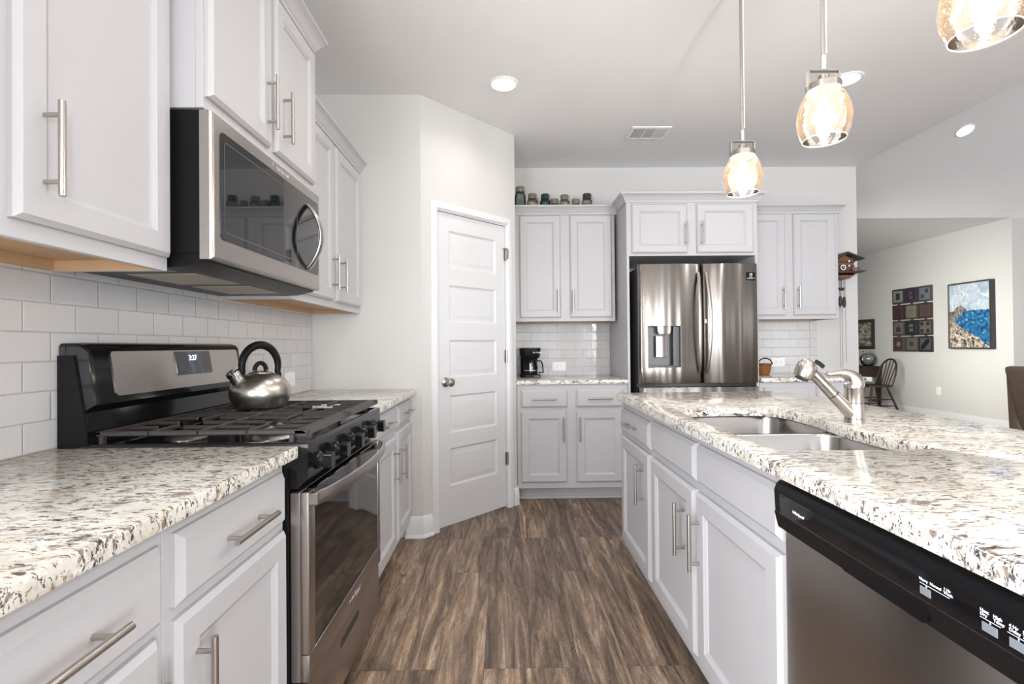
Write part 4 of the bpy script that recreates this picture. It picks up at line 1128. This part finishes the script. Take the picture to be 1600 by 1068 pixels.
def dishwasher():
    a0, a1 = .502, 1.100
    t = thing('dishwasher', 'stainless dishwasher with black control strip under the island top', 'dishwasher', (.95, .80, 0))
    b = B(); box(b, a0, a1, .025, ID - .012, .10, .870); obj('tub', b, M['black_matte'], t, ISLE)
    b = B(); box(b, a0 + .02, a1 - .02, .05, ID - .07, .0, .099); obj('kick_plate', b, M['black_matte'], t, ISLE)
    b = B(); box(b, a0 + .003, a1 - .003, ID - .011, ID + .014, .105, .762, .004, 2); dr = obj('door', b, M['steel_dishwasher'], t, ISLE)
    D = ID
    b = B(); prism(b, [(D - .011, .864), (D + .012, .868), (D + .024, .866), (D + .031, .860), (D + .034, .852), (D + .036, .846), (D + .034, .800), (D + .036, .798), (D + .028, .764), (D - .011, .764)], 'x', a0 + .001, a1 - .001)
    cs = obj('control_strip', b, M['black_matte'], t, ISLE, 35)
    # glossy inset, tilted with the strip
    b = B(); prism(b, [(D + .030, .843), (D + .0364, .843), (D + .0350, .8015), (D + .030, .8015)], 'x', a0 + .03, a1 - .022); obj('gloss_inset', b, M['black_glass'], cs, ISLE)
    b = B()
    for k in range(12): box(b, 1.062 - k * .0085, 1.068 - k * .0085, D + .0355, D + .0368, .8395, .8425)
    obj('vent_slots', b, M['dark_slot'], cs, ISLE)
    # scooped pull handle below the strip
    b = B(); prism(b, rrect(.700, .885, .766, .797, .012, 4), 'y', D + .0285, D + .0345); obj('pull_handle', b, M['black'], cs, ISLE)
    b = B(); box(b, a0 + .03, a1 - .022, D + .0352, D + .0362, .8000, .8010); obj('pinstripe', b, M['nickel'], cs, ISLE)
    up = (Vector((D + .0364, 0, .843)) - Vector((D + .0350, 0, .8015)))
    def TX(a, z):
        d = D + .0350 + (z - .8015) / .0415 * .0014 + .0004
        return axes(ISLE @ Vector((a, d, z)), (0, -1, 0), (-.0014, 0, .0415))
    text('logo', 'Whirlpool', .0095, TX(1.030, .816), M['white_print'], cs, shear=.25)
    def key(a, wd, s1, z1=.8315, sz=.0058):
        text('key_print', s1, sz, TX(a, z1), M['white_print'], cs, spacing=.85)
    key(.712, 0, 'Heavy', .8280); key(.694, 0, 'Normal', .8280); key(.672, 0, '1 Hr\nWash', .8318)
    key(.620, 0, 'Heat\nDry', .8318); key(.603, 0, 'High\nTemp', .8318); key(.584, 0, '4 Hr\nDelay', .8318); key(.568, 0, 'Hold\n3 sec', .8318)
    for (x0, x1, xm) in ((.711, .663, .700), (.620, .594, .607), (.586, .560, .573)):
        b = B(); box(b, x1, x0, D + .0360, D + .0366, .8240, .8245); box(b, xm - .0004, xm + .0004, D + .0360, D + .0366, .8205, .8240); obj('key_line', b, M['white_print'], cs, ISLE)
    for (x0, x1) in ((.711, .693), (.618, .598), (.584, .563)):
        b = B(); box(b, x1, x0, D + .0355, D + .0366, .8085, .8200, .0004, 1); obj('key_pad', b, M['grey_print'], cs, ISLE)
    for x0, x1, s, sym in ((.553, .530, 'START\nRESUME', 1), (.527, .504, 'CANCEL\nDRAIN', 0)):
        b = B()
        for p in ((x1, x0, .8262, .8267), (x1, x0, .8135, .8140), (x1, x1 + .0005, .8135, .8267), (x0 - .0005, x0, .8135, .8267)): box(b, p[0], p[1], D + .0358, D + .0366, p[2], p[3])
        if sym: prism(b, [(x0 - .008, .823), (x0 - .008, .817), (x0 - .014, .820)], 'y', D + .0358, D + .0366)
        else: prism(b, [(x0 - .008, .823), (x0 - .008, .817), (x0 - .014, .817), (x0 - .014, .823)], 'y', D + .0358, D + .0366)
        obj('key_outline', b, M['white_print'], cs, ISLE)
        key(x0, 0, s, .8085, .0052)
dishwasher()

# ------------------------------------------------------------------ lamps
def pendant(x, y, z, label):
    """z = lower rim of the glass"""
    t = thing('pendant_lamp', label, 'pendant lamp', (x, y, z), 'glass pendants over the island')
    c = (x, y, z)
    b = B()
    prof = [(.060, 0), (.066, .012), (.0735, .040), (.0765, .065), (.0745, .090), (.067, .115), (.056, .137), (.048, .150), (.0465, .160)]
    inn = [(r - .002, h_) for r, h_ in prof]
    lathe(b, prof, c, 40, False, False)
    sh = obj('glass_shade', b, M['shade_glass'], t, None, 60)
    b = B(); loft(b, [[(x + r * math.cos(2 * PI * k / 40), y + r * math.sin(2 * PI * k / 40), z + h_) for k in range(40)] for r, h_ in ((.0585, .0), (.0605, -.0015), (.0615, .0005), (.0600, .002), (.0585, .0))], False, False); obj('shade_rim', b, M['clear_rim'], sh)
    b = B(); lathe(b, [(.050, .152), (.050, .172), (.047, .174), (.018, .176), (.016, .182), (.016, .200), (.012, .202)], c, 32); cap = obj('cap', b, M['nickel_dark'], t)
    b = B()
    for s in (-1, 1):
        box(b, x + s * .0485 - .003, x + s * .0485 + .003, y - .007, y + .007, z + .165, z + .218, .001, 1)
    box(b, x - .051, x + .051, y - .007, y + .007, z + .214, z + .218, .001, 1)
    obj('bracket', b, M['nickel_dark'], cap)
    b = B(); cyl(b, (x, y, z + .218), (x, y, z + .262), .0105, seg=16); obj('socket', b, M['chrome'], t)
    b = B(); cyl(b, (x, y, z + .26), (x, y, H - .02), .0058, seg=14); obj('rod', b, M['nickel'], t)
    b = B(); cyl(b, (x + .008, y - .004, z + .27), (x + .008, y - .004, H - .02), .0016, seg=8); obj('cord', b, M['white_plastic'], t)
    b = B(); lathe(b, [(.060, -.0005), (.060, -.012), (.055, -.018), (.012, -.022)], (x, y, H), 32); obj('ceiling_canopy', b, M['nickel'], t)
    b = B(); lathe(b, [(.0135, .152), (.0135, .125), (.012, .122)], c, 20); obj('lamp_holder', b, M['nickel_dark'], t)
    b = B(); lathe(b, [(.010, .122), (.012, .110), (.021, .085), (.0245, .065), (.020, .045), (.010, .034), (.001, .031)], c, 24); obj('bulb', b, M['bulb'], t)['label'] = 'glowing warm bulb'
M['clear_rim'] = paint('glass_rim', (.9, .86, .8), .1, .02)
pendant(.997, 2.05, 1.797, 'hanging seeded glass pendant lamp farthest along the island, by the fridge end')
pendant(1.005, 1.535, 1.806, 'hanging seeded glass pendant lamp in the middle, above the faucet')
pendant(1.010, 1.020, 1.812, 'large-looking seeded glass pendant lamp cut off by the photo top')
def can(x, y, label, z=H, mtx=None):
    t = thing('recessed_light', label, 'ceiling light', (x, y, z), 'round recessed ceiling lights')
    Mx = Matrix.Translation((x, y, z)) @ (mtx or Matrix.Identity(4))
    b = B(); lathe(b, [(.070, -.004), (.074, -.007), (.084, -.006), (.090, -.001), (.090, 0)], (0, 0, 0), 40, False, False); obj('trim_ring', b, M['white_plastic'], t, Mx)
    b = B(); lathe(b, [(.072, -.0035), (.06, -.005), (.001, -.0055)], (0, 0, 0), 40, False, True); obj('lens', b, M['lens'], t, Mx)
    d = Mx.to_3x3() @ Vector((0, 0, -1)); p = Vector((x, y, z)) + d * .012
    area_light('recessed_glow', p, p + d, .13, .13, CAN_POWER, (1, .97, .94), 'DISK', 2.5)
can(.005, 2.945, 'glowing round recessed light in the ceiling near the pantry')
can(2.035, 2.90, 'round recessed light partly hidden behind the middle pendant')
slope = Matrix.Rotation(-math.atan(.5), 4, 'X')
can(4.855, 5.13, 'round recessed light in the sloped living room ceiling', 2.78 + .5 * (6.35 - 5.13), slope)
for x, y in ((.005, 1.75), (.005, .55), (.005, -.65), (2.035, .55), (2.035, -1.8)):  # extra lights out of view, added to brighten the aisle and lower fronts
    can(x, y, 'round recessed light in the ceiling behind the camera')
def vent():
    t = thing('ceiling_vent', 'white rectangular louvred air vent in the kitchen ceiling', 'vent', (1.068, 3.63, H))
    x0, x1, y0, y1 = .925, 1.212, 3.525, 3.735
    b = B()
    def R(i, z): return [(x0 + i, y0 + i, z), (x1 - i, y0 + i, z), (x1 - i, y1 - i, z), (x0 + i, y1 - i, z)]
    loft(b, [R(0, H - .0005), R(.002, H - .006), R(.024, H - .009), R(.026, H - .002)], False, False); obj('frame', b, M['white_plastic'], t)
    b = B(); box(b, x0 + .02, x1 - .02, y0 + .02, y1 - .02, H - .0025, H - .0005); obj('backing', b, M['dark_slot'], t)
    w = (x1 - x0 - .05) / 3
    for k in range(9):
        b = B(); x = x0 + .033 + k * .0095; box(b, x - .001, x + .003, y0 + .028, y1 - .028, H - .009, H - .0026); obj('slat', b, M['white_plastic'], t)
    for k in range(14):
        b = B(); y = y0 + .034 + k * .0105; box(b, x0 + .025 + w, x0 + .025 + 2 * w, y - .001, y + .0035, H - .009, H - .0026); obj('slat', b, M['grey_vent'], t)
    for k in range(9):
        b = B(); x = x1 - .033 - k * .0095; box(b, x - .003, x + .003, y0 + .028, y1 - .028, H - .009, H - .0026); obj('slat', b, M['white_plastic'], t)
    b = B()
    for x in (x0 + .025 + w, x0 + .025 + 2 * w): box(b, x - .005, x + .005, y0 + .026, y1 - .026, H - .0095, H - .002)
    obj('divider', b, M['white_plastic'], t)
M['grey_vent'] = paint('vent_louvre', (.45, .45, .46), .5, .02)
vent()

# ------------------------------------------------------------------ dining side
XD = 6.6
def seascape_mat():
    """brushy bay: pale sky, headland, blue water and a rocky shore; object coords in metres: y along, z up (origin at picture corner)"""
    m, nt, bs = mat('seascape_paint')
    tc = nd(nt, 'ShaderNodeTexCoord'); sp = nd(nt, 'ShaderNodeSeparateXYZ'); nt.links.new(tc.outputs['Object'], sp.inputs[0])
    n1 = nd(nt, 'ShaderNodeTexNoise', i_Scale=9.0, i_Detail=6.0, i_Distortion=1.0); nt.links.new(tc.outputs['Object'], n1.inputs['Vector'])
    n2 = nd(nt, 'ShaderNodeTexNoise', i_Scale=24.0, i_Detail=5.0, i_Distortion=.8); nt.links.new(tc.outputs['Object'], n2.inputs['Vector'])
    def math_(op, a, b_=None, c=None):
        n = nd(nt, 'ShaderNodeMath', operation=op)
        for i, v in enumerate((a, b_, c)):
            if v is None: continue
            if isinstance(v, (int, float)): n.inputs[i].default_value = v
            else: nt.links.new(v, n.inputs[i])
        return n.outputs[0]
    u = math_('MULTIPLY', sp.outputs[1], -1 / .60)      # 0 at the far edge (left in the photo) to 1 at the near edge
    v = math_('MULTIPLY', sp.outputs[2], 1 / .90)
    v = math_('ADD', v, math_('MULTIPLY', math_('SUBTRACT', n2.outputs[0], .5), .05))
    sky = ramp(nt, [(.35, (.30, .40, .52)), (.5, (.46, .53, .60)), (.62, (.68, .67, .66))]); nt.links.new(n1.outputs[0], sky.inputs[0])
    sea = ramp(nt, [(.35, (.008, .04, .12)), (.48, (.012, .10, .25)), (.60, (.03, .19, .37)), (.72, (.25, .42, .52))]); nt.links.new(n2.outputs[0], sea.inputs[0])
    rock = ramp(nt, [(.36, (.03, .025, .03)), (.46, (.22, .18, .15)), (.56, (.50, .43, .34)), (.68, (.72, .68, .60))]); nt.links.new(n2.outputs[0], rock.inputs[0])
    hill = ramp(nt, [(.35, (.06, .06, .06)), (.55, (.25, .22, .20)), (.7, (.45, .42, .38))]); nt.links.new(n2.outputs[0], hill.inputs[0])
    c = mixc(nt, math_('LESS_THAN', v, .575), sky.outputs[0], sea.outputs[0])
    # far headland: triangle around u .3
    top = math_('SUBTRACT', .68, math_('MULTIPLY', math_('ABSOLUTE', math_('SUBTRACT', u, .28)), .50))
    c = mixc(nt, math_('MULTIPLY', math_('LESS_THAN', v, top), math_('LESS_THAN', u, .46)), c, hill.outputs[0])
    # water over the lower headland, right of the shore curve; shore falls to the right
    shore = math_('ADD', math_('SUBTRACT', .46, math_('MULTIPLY', u, .44)), math_('MULTIPLY', math_('SUBTRACT', n1.outputs[0], .5), .10))
    bay = math_('MULTIPLY', math_('LESS_THAN', v, math_('ADD', .38, math_('MULTIPLY', u, .45))), math_('LESS_THAN', v, .575))
    bay = math_('MULTIPLY', bay, math_('GREATER_THAN', u, .16))
    c = mixc(nt, bay, c, sea.outputs[0])
    c = mixc(nt, math_('LESS_THAN', v, shore), c, rock.outputs[0])
    nt.links.new(c, bs.inputs['Base Color']); bs.inputs['Roughness'].default_value = .45
    bump(nt, bs, n2.outputs[0], .3, .01)
    return m
M['seascape'] = seascape_mat()
M['frame_dark'] = paint('frame_dark', (.03, .028, .03), .35, .2)
M['frame_silver'] = metal('frame_silver', (.62, .58, .52), .35, (20, 20, 20), .15)
def painting():
    y0, y1, z0, z1 = 6.575, 7.215, 1.070, 2.012
    t = thing('painting', 'framed seascape painting of a blue bay and rocky shore', 'painting', (XD - .03, (y0 + y1) / 2, z0))
    b = B(); box(b, XD - .030, XD - .001, y0, y1, z0, z1, .002, 1); obj('backing', b, M['frame_dark'], t)
    b = B()
    def R(i, x): return [(x, y0 + i, z0 + i), (x, y1 - i, z0 + i), (x, y1 - i, z1 - i), (x, y0 + i, z1 - i)]
    loft(b, [R(0, XD - .030), R(0, XD - .074), R(.010, XD - .074), R(.010, XD - .045)], False, False); obj('frame', b, M['frame_dark'], t)
    b = B(); loft(b, [R(.010, XD - .073), R(.016, XD - .073), R(.016, XD - .045)], False, False); obj('frame_lip', b, M['frame_silver'], t)
    cv = obj('canvas', (lambda q: (box(q, XD - .064, XD - .035, y0 + .02, y1 - .02, z0 + .02, z1 - .02), q)[1])(B()), M['seascape'], t)
    # origin of the canvas at its far lower corner so the picture lies in its own coordinates
    o = Vector((XD - .064, y1 - .02, z0 + .02)); d = o - t.location
    cv.data.transform(Matrix.Translation(-d)); cv.location = d
painting()

def quilt():
    ya, yb_, za, zb_ = 7.530, 8.320, 1.008, 2.055
    t = thing('wall_hanging', 'wall hanging of twelve small square art tiles hooked in four rows', 'wall art', (XD - .02, (ya + yb_) / 2, za))
    pal = [((.10, .06, .06), (.45, .45, .44), (.05, .05, .05)), ((.09, .05, .08), (.05, .05, .12), (.28, .06, .10)), ((.10, .12, .16), (.30, .33, .42), (.06, .12, .16)),
           ((.07, .025, .03), (.16, .03, .04), (.10, .02, .03)), ((.16, .10, .04), (.42, .38, .18), (.22, .25, .30)), ((.12, .05, .04), (.26, .09, .08), (.10, .11, .10)),
           ((.12, .09, .08), (.30, .25, .24), (.09, .05, .08)), ((.05, .04, .035), (.04, .05, .05), (.16, .26, .26)), ((.10, .06, .04), (.38, .24, .17), (.03, .06, .09)),
           ((.13, .11, .12), (.20, .05, .07), (.42, .28, .26)), ((.12, .11, .07), (.28, .25, .18), (.18, .05, .03)), ((.04, .04, .04), (.16, .18, .20), (.02, .02, .025))]
    mats = {}
    def cm_(col):
        if col not in mats: mats[col] = paint('art_tile_tint', col, .4, .3, 60)
        return mats[col]
    w = (yb_ - ya) / 3; h = (zb_ - za) / 4
    for rI in range(4):
        for cI in range(3):
            frame, fld, mot = (tuple((v * .55 + sum(q) / 3 * .45) * f for v in q) for q, f in zip(pal[rI * 3 + cI], (.6, .5, .6)))
            y1 = yb_ - cI * w; y0 = y1 - w + .010; z1 = zb_ - rI * h - (.004 if rI else 0); z0 = z1 - h + .014
            b = B(); box(b, XD - .030, XD - .010, y0, y1, z0, z1, .005, 2); tl = obj('art_tile', b, cm_(frame), t)
            b = B(); box(b, XD - .0325, XD - .028, y0 + .03, y1 - .03, z0 + .03, z1 - .03, .001, 1); obj('field', b, cm_(fld), tl)
            b = B(); yc, zc = (y0 + y1) / 2, (z0 + z1) / 2; X0, X1 = XD - .0345, XD - .031
            k = rI * 3 + cI
            if k in (0, 5, 4): box(b, X0, X1, yc - .04, yc + .04, zc - .055, zc + .055)
            elif k in (1, 7): box(b, X0, X1, yc - .035, yc + .035, zc + .012, zc + .060); box(b, X0, X1, yc - .035, yc + .035, zc - .060, zc - .012)
            elif k == 2: box(b, X0, X1, yc - .07, yc - .01, zc + .01, zc + .07); box(b, X0, X1, yc + .01, yc + .07, zc - .07, zc - .01)
            elif k == 8:
                for sy in (-1, 1):
                    for sz in (-1, 1): tube(b, [(X0, yc + sy * .055, zc + sz * .055), (X1, yc + sy * .055, zc + sz * .055)], .033, 16)
            elif k in (9, 10): tube(b, [(X0, yc, zc), (X1, yc, zc)], .042, 18)
            elif k == 11: prism(b, [(yc + .08, zc - .08), (yc + .08, zc - .03), (yc - .03, zc + .08), (yc - .08, zc + .08), (yc - .08, zc + .03), (yc + .03, zc - .08)], 'x', X0, X1)
            elif k == 6: box(b, X0, X1, yc - .05, yc + .045, zc - .06, zc + .01); box(b, X0, X1, yc - .02, yc + .03, zc + .01, zc + .035)
            else: box(b, X0, X1, yc - .045, yc + .05, zc - .055, zc + .05)
            obj('motif', b, cm_(mot), tl)
            if rI < 3:
                b = B(); box(b, XD - .024, XD - .014, yc - .018, yc + .018, z0 - .022, z0 + .004, .002, 1); obj('hook', b, M['iron'], tl)
quilt()

def stormy_mat():
    m, nt, bs = mat('dark_seascape_print')
    n = nd(nt, 'ShaderNodeTexNoise', i_Scale=1.0, i_Detail=6.0, i_Distortion=.6); nt.links.new(coords(nt, (6, 6, 16)), n.inputs['Vector'])
    r = ramp(nt, [(.3, (.03, .03, .03)), (.45, (.15, .14, .12)), (.55, (.35, .31, .24)), (.7, (.62, .56, .45))]); nt.links.new(n.outputs[0], r.inputs[0]); nt.links.new(r.outputs[0], bs.inputs['Base Color'])
    bs.inputs['Roughness'].default_value = .25
    return m
M['stormy'] = stormy_mat()
y0, y1, z0, z1 = 8.76, 9.46, 1.055, 1.592
t = thing('framed_picture', 'black-framed dark landscape picture on the wall over the desk', 'picture', (XD - .02, (y0 + y1) / 2, z0))
b = B()
def R(i, x): return [(x, y0 + i, z0 + i), (x, y1 - i, z0 + i), (x, y1 - i, z1 - i), (x, y0 + i, z1 - i)]
loft(b, [R(0, XD - .001), R(0, XD - .030), R(.012, XD - .036), R(.055, XD - .028), R(.058, XD - .016)], True, False); obj('frame', b, M['frame_dark'], t)
b = B(); box(b, XD - .020, XD - .014, y0 + .056, y1 - .056, z0 + .056, z1 - .056); obj('print', b, M['stormy'], t)

def desk():
    x0, x1, y0, y1 = 6.03, 6.575, 8.575, 9.85
    t = thing('desk', 'dark wooden writing desk against the far dining wall', 'desk', ((x0 + x1) / 2, (y0 + y1) / 2, 0))
    b = B(); box(b, x0 - .015, x1, y0 - .015, y1 + .015, .735, .757, .004, 2); obj('desktop', b, M['dark_wood'], t)
    b = B(); box(b, x0, x1 - .01, y0, y1, .575, .735, .003, 1); obj('apron', b, M['dark_wood'], t)
    for x in (x0 + .025, x1 - .04):
        for y in (y0 + .025, y1 - .025):
            b = B(); loft(b, [[(x + s * w, y + q * w, z) for s, q in ((-1, -1), (1, -1), (1, 1), (-1, 1))] for w, z in ((.014, 0), (.025, .575))]); obj('leg', b, M['dark_wood'], t)
desk()
c = Vector((6.435, 8.72, .7575))
t = thing('glass_vase', 'round clear glass bowl vase half filled with blue-grey on the desk', 'vase', c)
b = B(); lathe(b, [(.055, 0), (.075, .01), (.105, .06), (.122, .12), (.118, .165), (.090, .205), (.068, .222), (.070, .245), (.085, .262)], c, 32, True, False); obj('vase_body', b, M['clear_glass'], t, None, 50)
b = B(); lathe(b, [(.05, .004), (.072, .012), (.101, .06), (.112, .10), (.001, .102)], c, 28)
M['vase_fill'] = paint('blue_grey_fill', (.22, .27, .28), .4, .5, 50)
tag(obj('pebbles', b, M['vase_fill']), 'blue-grey bits in the bottom of the glass vase on the desk', 'pebbles', None, 'stuff')

def chair():
    c = Vector((6.10, 8.14, 0))
    t = thing('windsor_chair', 'dark wooden hoop-back windsor chair beside the desk', 'chair', c)
    W = M['dark_wood']
    b = B()
    prism(b, [(p[0] + c.x, p[1] + c.y) for p in rrect(-.215, .205, -.20, .20, .10, 6)], 'z', .445, .475)
    bmesh.ops.bevel(b, geom=[e for e in b.edges if abs(e.verts[0].co.z - e.verts[1].co.z) < 1e-5], offset=.008, segments=2, affect='EDGES'); obj('seat', b, W, t)
    feet = {}
    for sx in (-1, 1):
        for sy in (-1, 1):
            top = c + Vector((sx * .125, sy * .125, .446)); ft = c + Vector((sx * .235 + (.04 if sx > 0 else 0), sy * .195, 0)); feet[sx, sy] = (top, ft)
            b = B(); tube(b, [top, top.lerp(ft, .25), top.lerp(ft, .5), top.lerp(ft, .75), ft], [.014, .019, .015, .019, .012], 12); obj('leg', b, W, t)
    for sy in (-1, 1):
        for q in (.45, .68):
            b = B(); p = feet[-1, sy][0].lerp(feet[-1, sy][1], q); r = feet[1, sy][0].lerp(feet[1, sy][1], q); tube(b, [p, p.lerp(r, .5), r], [.008, .012, .008], 10); obj('stretcher', b, W, t)
    for q in (.55,):
        b = B(); p = feet[-1, -1][0].lerp(feet[1, -1][0], .5).lerp(feet[-1, -1][1].lerp(feet[1, -1][1], .5), q); r = Vector((p.x, 2 * c.y - p.y, p.z)); tube(b, [p, p.lerp(r, .5), r], [.008, .012, .008], 10); obj('stretcher', b, W, t)
    def hoop(s):   # s 0..1 ; leans back (+X) with height
        a = PI * s
        y = .185 * math.cos(a) * (1.0 + .12 * math.sin(a)); z = .43 * math.sin(a) ** .62
        return c + Vector((.165 + .30 * z, y, .465 + z))
    b = B(); tube(b, [hoop(k / 28) for k in range(29)], .014, 10); obj('hoop_back', b, W, t)
    for k in range(5):
        y = -.115 + .0575 * k
        s = math.acos(max(-1, min(1, y * 1.25 / .205))) / PI
        p = hoop(s); b = B(); tube(b, [c + Vector((.165, y * .85, .465)), p], [.009, .007], 8); obj('spindle', b, W, t)
chair()
def armchair():
    c = Vector((5.12, 4.35, 0))
    t = thing('armchair', 'tan upholstered high-back armchair at the edge of the living room', 'armchair', c)
    U = M['upholstery']
    def soft(name, pts, axis, a, b_, bev=.03):
        b = B(); prism(b, pts, axis, a, b_)
        bmesh.ops.bevel(b, geom=b.edges[:], offset=bev, segments=3, profile=.5, affect='EDGES'); return obj(name, b, U, t, None, 60)
    x = c.x; y = c.y
    soft('backrest', [(x - .42, .945), (x - .24, .925), (x - .10, .32), (x - .26, .32)], 'y', y - .30, y + .30, .05)
    soft('seat_cushion', [(x - .14, .32), (x - .14, .47), (x + .42, .47), (x + .42, .32)], 'y', y - .26, y + .26, .04)
    soft('base', [(x - .25, .10), (x - .25, .32), (x + .40, .32), (x + .40, .10)], 'y', y - .28, y + .28, .02)
    for s in (-1, 1):
        a0, a1 = (y - .38, y - .26) if s < 0 else (y + .26, y + .38)
        soft('armrest', [(x - .27, .10), (x - .30, .84), (x - .22, .885), (x - .14, .84), (x - .04, .64), (x + .40, .62), (x + .42, .10)], 'y', a0, a1, .03)
    for sx in (-.2, .34):
        for sy in (-.3, .3):
            b = B(); cyl(b, (x + sx, y + sy, 0), (x + sx, y + sy, .105), .022, .028, 12); obj('leg', b, M['dark_wood'], t)
armchair()
